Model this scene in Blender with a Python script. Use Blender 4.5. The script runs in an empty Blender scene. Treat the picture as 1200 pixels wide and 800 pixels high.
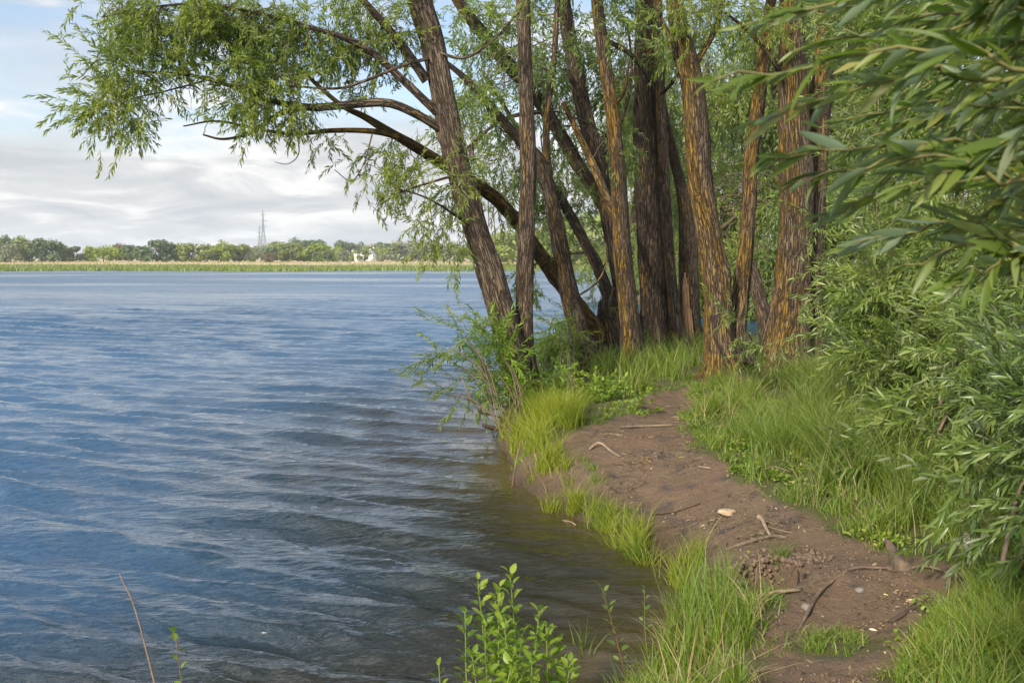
import bpy, math
import numpy as np
from mathutils import noise as mnoise, Vector

R = np.random.default_rng(7)
SC = bpy.context.scene
COL = SC.collection

# ------------------------------------------------------------------ camera
FPX = 1150.0
HZ = 304.0
CAMH = 1.9
PITCH = math.atan((400 - HZ) / FPX)
SP, CP = math.sin(PITCH), math.cos(PITCH)
cam_d = bpy.data.cameras.new('camera')
cam = bpy.data.objects.new('camera', cam_d)
COL.objects.link(cam)
cam.location = (0, 0, CAMH)
cam.rotation_euler = (math.pi / 2 - PITCH, 0, 0)
cam_d.sensor_width = 36
cam_d.lens = FPX / 1200 * 36
cam_d.clip_start = 0.05
cam_d.clip_end = 9000
cam_d.dof.use_dof = True
cam_d.dof.focus_distance = 9.0
cam_d.dof.aperture_fstop = 10.0
SC.camera = cam


def ray(px, py):
    cx, cy = (px - 600) / FPX, (400 - py) / FPX
    return np.array([cx, CP + SP * cy, -SP + CP * cy])


def P3(px, py, Y):
    d = ray(px, py)
    return np.array([0, 0, CAMH]) + d * (Y / d[1])


def PG(px, py, z=0.0):
    d = ray(px, py)
    return np.array([0, 0, CAMH]) + d * ((z - CAMH) / d[2])


# ------------------------------------------------------------------ numpy noise
def _hash(ix, iy, s):
    n = (ix * 374761393 + iy * 668265263 + s * 1442695041) & 0x7fffffff
    n = ((n ^ (n >> 13)) * 1274126177) & 0x7fffffff
    return ((n ^ (n >> 16)) & 0xffff) / 65535.0


def vnoise(x, y, s=0):
    x = np.asarray(x, float); y = np.asarray(y, float)
    ix = np.floor(x).astype(np.int64); iy = np.floor(y).astype(np.int64)
    fx = x - ix; fy = y - iy
    fx = fx * fx * (3 - 2 * fx); fy = fy * fy * (3 - 2 * fy)
    a = _hash(ix, iy, s); b = _hash(ix + 1, iy, s); c = _hash(ix, iy + 1, s); d = _hash(ix + 1, iy + 1, s)
    return (a + (b - a) * fx) * (1 - fy) + (c + (d - c) * fx) * fy - 0.5


def fbm(x, y, s=0, o=4):
    t = 0; a = 1.0
    for i in range(o):
        t = t + a * vnoise(x * 2 ** i, y * 2 ** i, s + i * 17); a *= 0.5
    return t


# ------------------------------------------------------------------ mesh helpers
def mesh_np(name, V, faces, mats, smooth=False, attrs=None, matidx=None):
    """faces: list of (n,k) int arrays"""
    me = bpy.data.meshes.new(name)
    V = np.asarray(V, np.float32)
    me.vertices.add(len(V)); me.vertices.foreach_set('co', V.ravel())
    faces = [np.asarray(f, np.int32) for f in faces if len(f)]
    nl = sum(f.size for f in faces); npoly = sum(len(f) for f in faces)
    me.loops.add(nl); me.polygons.add(npoly)
    me.loops.foreach_set('vertex_index', np.concatenate([f.ravel() for f in faces]))
    tot = np.concatenate([np.full(len(f), f.shape[1], np.int32) for f in faces])
    st = np.concatenate([[0], np.cumsum(tot)[:-1]]).astype(np.int32)
    me.polygons.foreach_set('loop_start', st)
    me.polygons.foreach_set('loop_total', tot)
    if smooth:
        me.polygons.foreach_set('use_smooth', np.ones(npoly, bool))
    if not isinstance(mats, (list, tuple)):
        mats = [mats]
    for m in mats:
        me.materials.append(m)
    if matidx is not None:
        me.polygons.foreach_set('material_index', np.asarray(matidx, np.int32))
    me.update(calc_edges=True)
    for k, (typ, arr) in (attrs or {}).items():
        a = me.attributes.new(k, typ, 'POINT')
        a.data.foreach_set('vector' if typ == 'FLOAT_VECTOR' else 'value', np.asarray(arr, np.float32).ravel())
    return me


def obj(name, me, parent=None, **props):
    o = bpy.data.objects.new(name, me)
    COL.objects.link(o)
    if parent is not None:
        o.parent = parent
    for k, v in props.items():
        o[k] = v
    return o


def thing(name, label, category, loc=(0, 0, 0), group=None):
    o = bpy.data.objects.new(name, None)
    COL.objects.link(o)
    o.empty_display_size = 0.2
    o.location = tuple(float(c) for c in loc)
    o['label'] = label; o['category'] = category
    if group:
        o['group'] = group
    return o


def part(name, me, root, **props):
    """a mesh given in world coordinates, placed under a root that only has a location"""
    V = np.empty(len(me.vertices) * 3, np.float32); me.vertices.foreach_get('co', V)
    V = V.reshape(-1, 3) - np.array(root.location, np.float32)
    me.vertices.foreach_set('co', V.ravel()); me.update()
    return obj(name, me, root, **props)


class Buf:
    """collects pieces of geometry for ONE mesh"""
    def __init__(self):
        self.V = []; self.F = {}; self.MI = {}; self.n = 0; self.A = []; self.mi = 0

    def add(self, V, faces, a=None):
        V = np.asarray(V, float)
        self.V.append(V)
        for f in faces:
            f = np.asarray(f, np.int64)
            if len(f):
                self.F.setdefault(f.shape[1], []).append(f + self.n)
                self.MI.setdefault(f.shape[1], []).append(np.full(len(f), self.mi))
        self.A.append(np.zeros((len(V), 3)) if a is None else np.asarray(a, float))
        self.n += len(V)

    def mesh(self, name, mat, smooth=False, attr=None):
        V = np.concatenate(self.V)
        faces = [np.concatenate(self.F[k]) for k in sorted(self.F)]
        at = {attr: ('FLOAT_VECTOR', np.concatenate(self.A))} if attr else None
        mi = np.concatenate([np.concatenate(self.MI[k]) for k in sorted(self.F)]) if isinstance(mat, (list, tuple)) else None
        return mesh_np(name, V, faces, mat, smooth, at, mi)


def catmull(P, n):
    P = np.asarray(P, float)
    if len(P) == 2:
        t = np.linspace(0, 1, n)[:, None]
        return P[0] * (1 - t) + P[1] * t
    Q = np.vstack([2 * P[0] - P[1], P, 2 * P[-1] - P[-2]])
    u = np.linspace(0, len(P) - 1 - 1e-6, n)
    i = u.astype(int); t = (u - i)[:, None]
    p0, p1, p2, p3 = Q[i], Q[i + 1], Q[i + 2], Q[i + 3]
    return 0.5 * (2 * p1 + (p2 - p0) * t + (2 * p0 - 5 * p1 + 4 * p2 - p3) * t ** 2 + (3 * p1 - p0 - 3 * p2 + p3) * t ** 3)


def tube(buf, P, r, sides=6, rough=0.0, seed=0, cap=True, flare=None):
    """P (n,3) already sampled, r (n,)"""
    P = np.asarray(P, float); n = len(P)
    r = np.broadcast_to(np.asarray(r, float), (n,))
    T = np.gradient(P, axis=0); T /= np.linalg.norm(T, axis=1)[:, None] + 1e-9
    ref = np.array([1.0, 0, 0]) if abs(T[0][0]) < 0.8 else np.array([0, 1.0, 0])
    N = np.empty_like(P)
    a = ref - T[0] * np.dot(ref, T[0]); N[0] = a / np.linalg.norm(a)
    for i in range(1, n):
        a = N[i - 1] - T[i] * np.dot(N[i - 1], T[i]); N[i] = a / (np.linalg.norm(a) + 1e-9)
    B = np.cross(T, N)
    th = np.linspace(0, 2 * math.pi, sides, endpoint=False)
    L = np.concatenate([[0], np.cumsum(np.linalg.norm(np.diff(P, axis=0), axis=1))])
    rr = np.repeat(r[:, None], sides, 1)
    if flare is not None:
        lob = 0.65 + 0.6 * np.abs(np.sin(th * 2.5 + seed)) + 0.25 * np.sin(th + seed * 2)
        rr = rr * (1 + flare[:, None] * lob[None, :])
    if rough:
        c, s = np.cos(th), np.sin(th)
        tt, ll = np.meshgrid(th, L)
        nz = fbm(np.cos(tt) * 2.2 + seed * 7.1, np.sin(tt) * 2.2 + ll * 1.6, seed, 4)
        nz = nz + 0.7 * vnoise(tt * 5.0, ll * 7, seed + 3) * np.sin(tt / 2) + 0.5 * vnoise(ll * 3 + 5, ll * 0 + 3.3, seed + 9)
        rr = rr * (1 + rough * nz)
        if sides >= 40:
            kr = np.random.default_rng(int(seed) + 500)
            for _ in range(9):          # knots and healed branch collars
                t0, l0, am = kr.uniform(0, 6.28), kr.uniform(.1, .75) * L[-1], kr.uniform(.10, .30)
                da = np.abs((tt - t0 + math.pi) % (2 * math.pi) - math.pi)
                q = np.sqrt((da / .38) ** 2 + ((ll - l0) / .11) ** 2)
                rr = rr * (1 + am * np.exp(-q ** 2) - am * .9 * np.exp(-(q / .4) ** 2))
    V = P[:, None, :] + rr[:, :, None] * (np.cos(th)[None, :, None] * N[:, None, :] + np.sin(th)[None, :, None] * B[:, None, :])
    i0 = np.arange(n - 1)[:, None] * sides; j = np.arange(sides)[None, :]; j2 = (j + 1) % sides
    F = np.stack([i0 + j, i0 + j2, i0 + sides + j2, i0 + sides + j], -1).reshape(-1, 4)
    r0 = max(float(r.max()), 1e-3)
    ring = np.stack([np.cos(th) * r0, np.sin(th) * r0], 1)
    A = np.concatenate([np.repeat(ring[None], n, 0) + 13.7 * seed, np.repeat(L[:, None], sides, 1)[:, :, None]], 2).reshape(-1, 3)
    V = V.reshape(-1, 3)
    faces = [F]
    if cap:
        V = np.vstack([V, P[-1] + T[-1] * r[-1] * 0.5]); A = np.vstack([A, A[-1]])
        k = len(V) - 1; b = (n - 1) * sides
        faces.append(np.stack([b + np.arange(sides), b + (np.arange(sides) + 1) % sides, np.full(sides, k)], 1))
    buf.add(V, faces, A)


# ------------------------------------------------------------------ materials
def new_mat(name):
    m = bpy.data.materials.new(name); m.use_nodes = True
    nt = m.node_tree; nt.nodes.clear()
    return m, nt


def N_(nt, t, **k):
    n = nt.nodes.new(t)
    for a, v in k.items():
        if a.startswith('i_'):
            n.inputs[a[2:].replace('_', ' ')].default_value = v
        else:
            setattr(n, a, v)
    return n


def ramp(nt, stops, inp=None, interp='LINEAR'):
    n = nt.nodes.new('ShaderNodeValToRGB')
    n.color_ramp.interpolation = interp
    e = n.color_ramp.elements
    while len(e) < len(stops):
        e.new(0.5)
    for x, (p, c) in zip(e, stops):
        x.position = p; x.color = (*c, 1) if len(c) == 3 else c
    if inp is not None:
        nt.links.new(inp, n.inputs[0])
    return n


def mixc(nt, fac, a, b, mode='MIX'):
    n = nt.nodes.new('ShaderNodeMix'); n.data_type = 'RGBA'; n.blend_type = mode; n.clamp_factor = True
    for sock, v in ((n.inputs['Factor'], fac), (n.inputs[6], a), (n.inputs[7], b)):
        if hasattr(v, 'is_output'):
            nt.links.new(v, sock)
        elif isinstance(v, (int, float)):
            sock.default_value = v
        else:
            sock.default_value = (*v, 1)
    return n.outputs[2]


def math_(nt, op, a, b=None, clamp=False):
    n = nt.nodes.new('ShaderNodeMath'); n.operation = op; n.use_clamp = clamp
    for i, v in enumerate((a, b)):
        if v is None:
            continue
        if hasattr(v, 'is_output'):
            nt.links.new(v, n.inputs[i])
        else:
            n.inputs[i].default_value = v
    return n.outputs[0]


def leaf_mat(name, stops, back, trans=0.35, rough=0.42, spec=0.35):
    """stops: colours over the random value of each leaf; back: tint of the underside"""
    m, nt = new_mat(name)
    geo = N_(nt, 'ShaderNodeNewGeometry')
    cr = ramp(nt, stops, geo.outputs['Random Per Island'])
    tc = N_(nt, 'ShaderNodeTexCoord')
    nz = N_(nt, 'ShaderNodeTexNoise', i_Scale=1.3, i_Detail=2.0)
    nt.links.new(tc.outputs['Object'], nz.inputs['Vector'])
    f = ramp(nt, [(0.35, (0.8, 0.86, 0.8)), (0.65, (1.2, 1.12, 1.1))], nz.outputs[0])
    c = mixc(nt, 1.0, cr.outputs[0], f.outputs[0], 'MULTIPLY')
    cb = mixc(nt, 0.6, c, back)
    c2 = mixc(nt, geo.outputs['Backfacing'], c, cb)
    p = N_(nt, 'ShaderNodeBsdfPrincipled')
    nt.links.new(c2, p.inputs['Base Color'])
    p.inputs['Roughness'].default_value = rough
    p.inputs['Specular IOR Level'].default_value = spec
    t = N_(nt, 'ShaderNodeBsdfTranslucent')
    ct = mixc(nt, 1.0, c, (1.35, 1.45, 0.7), 'MULTIPLY')
    nt.links.new(ct, t.inputs['Color'])
    mx = N_(nt, 'ShaderNodeMixShader'); mx.inputs[0].default_value = trans
    nt.links.new(p.outputs[0], mx.inputs[1]); nt.links.new(t.outputs[0], mx.inputs[2])
    out = N_(nt, 'ShaderNodeOutputMaterial')
    nt.links.new(mx.outputs[0], out.inputs[0])
    return m


def bark_mat(name, lichen=0.5, tone=1.0, lside=(-0.8, -0.5, 0.1), scale=1.0):
    m, nt = new_mat(name)
    at = N_(nt, 'ShaderNodeAttribute', attribute_name='bk')
    mp = N_(nt, 'ShaderNodeMapping'); mp.inputs['Scale'].default_value = (1, 1, 0.20)
    nt.links.new(at.outputs['Vector'], mp.inputs['Vector'])
    nzd = N_(nt, 'ShaderNodeTexNoise', i_Scale=9.0 * scale, i_Detail=3.0)
    nt.links.new(mp.outputs[0], nzd.inputs['Vector'])
    addv = N_(nt, 'ShaderNodeVectorMath', operation='MULTIPLY_ADD')
    nt.links.new(nzd.outputs['Color'], addv.inputs[0]); addv.inputs[1].default_value = (0.13 / scale,) * 3
    nt.links.new(mp.outputs[0], addv.inputs[2])
    nA = N_(nt, 'ShaderNodeTexNoise', i_Scale=20.0 * scale, i_Detail=3.0, i_Roughness=0.5, i_Distortion=0.5)
    mpa = N_(nt, 'ShaderNodeMapping'); mpa.inputs['Scale'].default_value = (1, 1, 0.17)
    nt.links.new(at.outputs['Vector'], mpa.inputs['Vector']); nt.links.new(mpa.outputs[0], nA.inputs['Vector'])
    rid = math_(nt, 'ABSOLUTE', math_(nt, 'SUBTRACT', nA.outputs[0], 0.5))
    vo = N_(nt, 'ShaderNodeTexVoronoi', feature='DISTANCE_TO_EDGE', i_Scale=20.0 * scale)
    nt.links.new(addv.outputs[0], vo.inputs['Vector'])
    fu1 = ramp(nt, [(0.0, (0.0, 0.0, 0.0)), (0.028, (0.45, 0.45, 0.45)), (0.08, (1, 1, 1))], rid)
    fu2 = ramp(nt, [(0.0, (0.3, 0.3, 0.3)), (0.12, (1, 1, 1))], vo.outputs['Distance'])
    class furrow_: pass
    furrow = furrow_(); furrow.outputs = [math_(nt, 'MULTIPLY', fu1.outputs[0], fu2.outputs[0])]
    fine = N_(nt, 'ShaderNodeTexNoise', i_Scale=55.0, i_Detail=6.0, i_Roughness=0.7)
    mpf = N_(nt, 'ShaderNodeMapping'); mpf.inputs['Scale'].default_value = (1, 1, 0.6)
    nt.links.new(at.outputs['Vector'], mpf.inputs['Vector']); nt.links.new(mpf.outputs[0], fine.inputs['Vector'])
    big = N_(nt, 'ShaderNodeTexNoise', i_Scale=3.0, i_Detail=4.0)
    nt.links.new(at.outputs['Vector'], big.inputs['Vector'])
    c1 = mixc(nt, fine.outputs[0], tuple(tone * v for v in (0.092, 0.069, 0.048)), tuple(tone * v for v in (0.180, 0.137, 0.098)))
    c1 = mixc(nt, ramp(nt, [(0.42, (0, 0, 0)), (0.68, (1, 1, 1))], big.outputs[0]).outputs[0], c1, tuple(tone * v for v in (0.15, 0.108, 0.074)))
    # lichen
    geo = N_(nt, 'ShaderNodeNewGeometry')
    dt = N_(nt, 'ShaderNodeVectorMath', operation='DOT_PRODUCT'); dt.inputs[1].default_value = lside
    nt.links.new(geo.outputs['Normal'], dt.inputs[0])
    ln = N_(nt, 'ShaderNodeTexNoise', i_Scale=1.15, i_Detail=6.0, i_Roughness=0.72)
    mp2 = N_(nt, 'ShaderNodeMapping'); mp2.inputs['Scale'].default_value = (3, 3, 0.8)
    nt.links.new(at.outputs['Vector'], mp2.inputs['Vector']); nt.links.new(mp2.outputs[0], ln.inputs['Vector'])
    ls = N_(nt, 'ShaderNodeTexNoise', i_Scale=70.0, i_Detail=4.0, i_Roughness=0.7)
    mp3 = N_(nt, 'ShaderNodeMapping'); mp3.inputs['Scale'].default_value = (1, 1, 0.8)
    nt.links.new(at.outputs['Vector'], mp3.inputs['Vector']); nt.links.new(mp3.outputs[0], ls.inputs['Vector'])
    s = math_(nt, 'MULTIPLY', dt.outputs['Value'], 0.17)
    s = math_(nt, 'ADD', s, math_(nt, 'ADD', math_(nt, 'MULTIPLY', math_(nt, 'SUBTRACT', ln.outputs[0], 0.5), 1.5), 0.5))
    s = math_(nt, 'ADD', s, math_(nt, 'MULTIPLY', math_(nt, 'SUBTRACT', ls.outputs[0], 0.5), 0.42))
    s = math_(nt, 'ADD', s, math_(nt, 'MULTIPLY', math_(nt, 'SUBTRACT', furrow.outputs[0], 0.6), 0.10))
    s = math_(nt, 'SUBTRACT', s, 0.98 - lichen * 0.55)
    s = math_(nt, 'MULTIPLY', s, 6.0, True)
    s = math_(nt, 'MULTIPLY', s, 0.85)
    lc = mixc(nt, ls.outputs[0], (0.17, 0.105, 0.018), (0.32, 0.185, 0.028))
    c2 = mixc(nt, s, c1, lc)
    c3 = mixc(nt, furrow.outputs[0], tuple(tone * v for v in (0.030, 0.019, 0.012)), c2)
    p = N_(nt, 'ShaderNodeBsdfPrincipled', i_Roughness=0.92)
    p.inputs['Specular IOR Level'].default_value = 0.2
    nt.links.new(c3, p.inputs['Base Color'])
    hgt = math_(nt, 'ADD', furrow.outputs[0], math_(nt, 'MULTIPLY', fine.outputs[0], 0.6))
    bp = N_(nt, 'ShaderNodeBump', i_Strength=1.0, i_Distance=0.028)
    nt.links.new(hgt, bp.inputs['Height']); nt.links.new(bp.outputs[0], p.inputs['Normal'])
    out = N_(nt, 'ShaderNodeOutputMaterial'); nt.links.new(p.outputs[0], out.inputs[0])
    return m


def simple_mat(name, stops, scale=8.0, rough=0.8, bump=0.0, stretch=(1, 1, 1), spec=0.3, detail=5.0):
    m, nt = new_mat(name)
    tc = N_(nt, 'ShaderNodeTexCoord')
    mp = N_(nt, 'ShaderNodeMapping'); mp.inputs['Scale'].default_value = stretch
    nt.links.new(tc.outputs['Object'], mp.inputs['Vector'])
    nz = N_(nt, 'ShaderNodeTexNoise', i_Scale=scale, i_Detail=detail, i_Roughness=0.65)
    nt.links.new(mp.outputs[0], nz.inputs['Vector'])
    cr = ramp(nt, stops, nz.outputs[0])
    p = N_(nt, 'ShaderNodeBsdfPrincipled', i_Roughness=rough)
    p.inputs['Specular IOR Level'].default_value = spec
    nt.links.new(cr.outputs[0], p.inputs['Base Color'])
    if bump:
        bp = N_(nt, 'ShaderNodeBump', i_Strength=1.0, i_Distance=bump)
        nt.links.new(nz.outputs[0], bp.inputs['Height']); nt.links.new(bp.outputs[0], p.inputs['Normal'])
    out = N_(nt, 'ShaderNodeOutputMaterial'); nt.links.new(p.outputs[0], out.inputs[0])
    return m


M = {}
M['leaf_willow'] = leaf_mat('willow leaves', [(0, (0.115, 0.165, 0.024)), (0.5, (0.185, 0.235, 0.040)), (1, (0.27, 0.30, 0.075))], (0.25, 0.29, 0.15), 0.54)
M['leaf_shade'] = leaf_mat('willow leaves deep', [(0, (0.100, 0.155, 0.028)), (0.6, (0.165, 0.225, 0.050)), (1, (0.24, 0.285, 0.09))], (0.21, 0.25, 0.16), 0.5)
M['leaf_bush'] = leaf_mat('sallow leaves', [(0, (0.095, 0.150, 0.022)), (0.6, (0.155, 0.215, 0.040)), (1, (0.26, 0.295, 0.095))], (0.27, 0.30, 0.18), 0.42, 0.36, 0.4)
M['leaf_dark'] = leaf_mat('dark sallow leaves', [(0, (0.070, 0.118, 0.020)), (0.6, (0.110, 0.165, 0.032)), (1, (0.18, 0.23, 0.075))], (0.22, 0.25, 0.17), 0.32, 0.34, 0.45)
M['leaf_near'] = leaf_mat('near willow leaves', [(0, (0.060, 0.105, 0.012)), (0.5, (0.105, 0.155, 0.022)), (0.82, (0.165, 0.205, 0.040)), (0.93, (0.14, 0.19, 0.10)), (1, (0.26, 0.24, 0.05))], (0.17, 0.23, 0.18), 0.42, 0.42, 0.4)
M['leaf_lime'] = leaf_mat('fresh shoots', [(0, (0.095, 0.175, 0.012)), (0.5, (0.14, 0.235, 0.018)), (1, (0.22, 0.28, 0.03))], (0.17, 0.24, 0.08), 0.42)
M['leaf_weed'] = leaf_mat('weed leaves', [(0, (0.11, 0.18, 0.015)), (0.5, (0.17, 0.25, 0.022)), (1, (0.25, 0.30, 0.04))], (0.15, 0.25, 0.08), 0.40)
M['grass'] = leaf_mat('grass blades', [(0, (0.085, 0.150, 0.012)), (0.4, (0.130, 0.205, 0.018)), (0.85, (0.185, 0.245, 0.03)), (0.92, (0.33, 0.28, 0.11))], (0.15, 0.21, 0.05), 0.36, 0.45, 0.3)
M['grass_yellow'] = leaf_mat('yellow green grass', [(0, (0.14, 0.20, 0.010)), (0.6, (0.235, 0.275, 0.018)), (1, (0.31, 0.31, 0.05))], (0.23, 0.26, 0.05), 0.42, 0.45, 0.3)
M['grass_cool'] = leaf_mat('cool green grass', [(0, (0.085, 0.135, 0.018)), (0.6, (0.13, 0.185, 0.028)), (0.93, (0.18, 0.22, 0.045)), (0.97, (0.34, 0.28, 0.13))], (0.16, 0.20, 0.06), 0.36, 0.5, 0.2)
M['grass_dry'] = leaf_mat('dry grass', [(0, (0.30, 0.22, 0.10)), (1, (0.46, 0.37, 0.20))], (0.36, 0.29, 0.16), 0.3)
M['reed'] = leaf_mat('reeds', [(0, (0.13, 0.19, 0.028)), (0.7, (0.19, 0.245, 0.036)), (0.92, (0.28, 0.26, 0.08))], (0.17, 0.20, 0.05), 0.3)
M['far_a'] = leaf_mat('far leaves pale', [(0, (0.14, 0.175, 0.045)), (1, (0.25, 0.275, 0.080))], (0.18, 0.20, 0.09), 0.3)
M['far_b'] = leaf_mat('far leaves dark', [(0, (0.085, 0.125, 0.050)), (1, (0.15, 0.195, 0.085))], (0.12, 0.16, 0.09), 0.3)
M['far_c'] = leaf_mat('far leaves lime', [(0, (0.18, 0.25, 0.025)), (1, (0.29, 0.34, 0.045))], (0.22, 0.25, 0.06), 0.3)
M['far_d'] = leaf_mat('far leaves silver', [(0, (0.155, 0.175, 0.105)), (1, (0.25, 0.26, 0.165))], (0.22, 0.23, 0.16), 0.3)
M['far_e'] = leaf_mat('far leaves brown', [(0, (0.13, 0.09, 0.05)), (1, (0.21, 0.145, 0.08))], (0.17, 0.12, 0.07), 0.3)
M['bark'] = bark_mat('willow bark', 0.50)
M['bark_lichen'] = bark_mat('willow bark with lichen', 0.82)
M['bark_some'] = bark_mat('willow bark with some lichen', 0.66)
M['bark_dark'] = bark_mat('dark deep furrowed bark', 0.52, 0.5, (-0.5, -0.6, 0.1), 0.85)
M['bark_orange'] = bark_mat('limb bark orange with lichen', 1.12, 1.0, (-0.3, -0.8, 0.5))
M['twig'] = simple_mat('twig bark', [(0.3, (0.075, 0.052, 0.036)), (0.7, (0.18, 0.13, 0.09))], 14, 0.85)
M['stem_green'] = simple_mat('green stems', [(0.3, (0.13, 0.20, 0.03)), (0.7, (0.20, 0.25, 0.05))], 20, 0.6)
M['stem_olive'] = simple_mat('olive stems', [(0.3, (0.10, 0.09, 0.03)), (0.7, (0.16, 0.15, 0.05))], 20, 0.6)
M['stem_red'] = simple_mat('reddish stem', [(0.3, (0.16, 0.07, 0.03)), (0.7, (0.24, 0.13, 0.05))], 20, 0.6)
M['stick'] = simple_mat('dry wood', [(0.3, (0.13, 0.092, 0.06)), (0.7, (0.28, 0.205, 0.135))], 12, 0.85, 0.004, (1, 1, 1))
M['stick_dark'] = simple_mat('dark wet wood', [(0.3, (0.03, 0.022, 0.016)), (0.7, (0.085, 0.06, 0.042))], 14, 0.85, 0.006)
M['rot'] = simple_mat('rotten split wood', [(0.3, (0.13, 0.065, 0.03)), (0.62, (0.42, 0.26, 0.13))], 5, 0.9, 0.03, (7, 7, 0.8))
M['root'] = simple_mat('exposed roots', [(0.3, (0.075, 0.053, 0.036)), (0.7, (0.19, 0.135, 0.092))], 16, 0.9, 0.03)
M['stone'] = simple_mat('pale stone', [(0.3, (0.33, 0.23, 0.145)), (0.7, (0.47, 0.35, 0.23))], 12, 0.85, 0.01)
M['stone_grey'] = simple_mat('grey stone', [(0.3, (0.12, 0.105, 0.09)), (0.7, (0.24, 0.21, 0.18))], 18, 0.85, 0.006)
M['wall_white'] = simple_mat('white plaster', [(0.3, (0.74, 0.73, 0.70)), (0.7, (0.82, 0.81, 0.79))], 0.5)
M['wall_cream'] = simple_mat('cream plaster', [(0.3, (0.60, 0.52, 0.42)), (0.7, (0.68, 0.60, 0.50))], 0.5)
M['roof_grey'] = simple_mat('grey roof', [(0.3, (0.28, 0.26, 0.25)), (0.7, (0.38, 0.36, 0.34))], 1.0)
M['roof_red'] = simple_mat('red roof', [(0.3, (0.24, 0.16, 0.125)), (0.7, (0.32, 0.22, 0.17))], 1.0)
M['glass'] = simple_mat('window glass', [(0.3, (0.05, 0.06, 0.07)), (0.7, (0.09, 0.10, 0.12))], 1.0, 0.1)
M['steel'] = simple_mat('galvanised steel', [(0.3, (0.16, 0.18, 0.20)), (0.7, (0.22, 0.24, 0.26))], 1.0, 0.5)

# ------------------------------------------------------------------ terrain shape
SHORE = np.array([(-60, -30), (-14, -2.0), (-6, 0.9), (-2.2, 2.3), (-0.9, 3.0), (-0.1, 3.45), (0.42, 3.8), (0.62, 4.3), (0.85, 5.0), (1.0, 5.5), (1.08, 5.95),
                  (0.95, 6.35), (0.75, 6.75), (0.48, 7.25), (0.22, 7.75), (0.0, 8.5), (-0.10, 9.6), (-0.16, 10.6), (-0.08, 11.5), (0.20, 12.6), (0.70, 14.0),
                  (1.05, 15.6), (1.8, 17.6), (3.2, 19.6), (5.2, 21.5), (8.0, 22.5), (14, 22.5), (40, 22), (60, -30)], float)
# opposite bank of the channel
SHORE2 = np.array([(5.2, 34), (7.5, 30.5), (11, 28.5), (18, 28), (40, 28), (60, 60), (40, 95), (14, 90), (7.5, 60), (5.4, 44)], float)


def poly_sd(poly, x, y):
    """signed distance, positive inside"""
    x = np.asarray(x, float); y = np.asarray(y, float)
    d2 = np.full(x.shape, 1e18); ins = np.zeros(x.shape, bool)
    n = len(poly)
    for i in range(n):
        a = poly[i]; b = poly[(i + 1) % n]
        ex, ey = b - a
        wx, wy = x - a[0], y - a[1]
        t = np.clip((wx * ex + wy * ey) / (ex * ex + ey * ey), 0, 1)
        d2 = np.minimum(d2, (wx - ex * t) ** 2 + (wy - ey * t) ** 2)
        c = ((a[1] > y) != (b[1] > y)) & (x < ex * (y - a[1]) / (ey if abs(ey) > 1e-12 else 1e-12) + a[0])
        ins ^= c
    return np.where(ins, 1, -1) * np.sqrt(d2)


_p = lambda *a: [PG(px, py, z)[:2] for px, py, z in a]
PATH = np.array(_p((930, 860, .3), (905, 800, .3), (893, 752, .3), (925, 716, .28), (905, 690, .25), (870, 662, .28), (845, 645, .3), (800, 622, .25), (758, 600, .14), (700, 576, .06),
                   (672, 552, .10), (664, 525, .25), (672, 508, .33), (702, 499, .35), (738, 488, .35), (752, 472, .35), (768, 460, .37), (808, 453, .38),
                   (812, 466, .37), (800, 486, .36), (806, 508, .35), (824, 530, .35), (858, 556, .35), (905, 584, .35), (950, 604, .35), (985, 628, .35),
                   (1030, 642, .36), (1080, 656, .36), (1128, 676, .36), (1118, 696, .36), (1075, 708, .36), (1062, 740, .36), (1048, 772, .36), (1040, 800, .36), (1045, 860, .36)))
COVE = PG(905, 676, 0.2)[:2]
LOW = np.array(_p((835, 668, .2), (858, 656, .3), (880, 649, .3), (910, 651, .3), (940, 664, .3), (964, 684, .3), (948, 704, .25), (905, 728, .2), (888, 760, .2), (878, 870, .2), (690, 870, 0), (735, 700, 0)))


def low_mask(x, y):
    """1 on the low washed-out shelf between the broken path edge and the water"""
    q = poly_sd(LOW, x, y) + .07 * fbm(x * 7, y * 7, 43, 3)
    t = np.clip(q / np.where(y > 4.85, .035, .28), 0, 1)
    return t * t * (3 - 2 * t)
PATCH = [(PG(985, 752, .33)[:2], 0.16), (PG(560, 500, 0)[:2], 0.01)]


def path_mask(x, y):
    """signed metres inside the trodden path, edges made uneven"""
    d = poly_sd(PATH, x, y)
    d = d + 0.16 * fbm(x * 2.6, y * 2.6, 5, 3) + 0.09 * vnoise(x * 13, y * 13, 8)
    for c, r in PATCH:
        d = np.minimum(d, np.hypot((x - c[0]) / 1.5, y - c[1]) - r)
    return d


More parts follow.
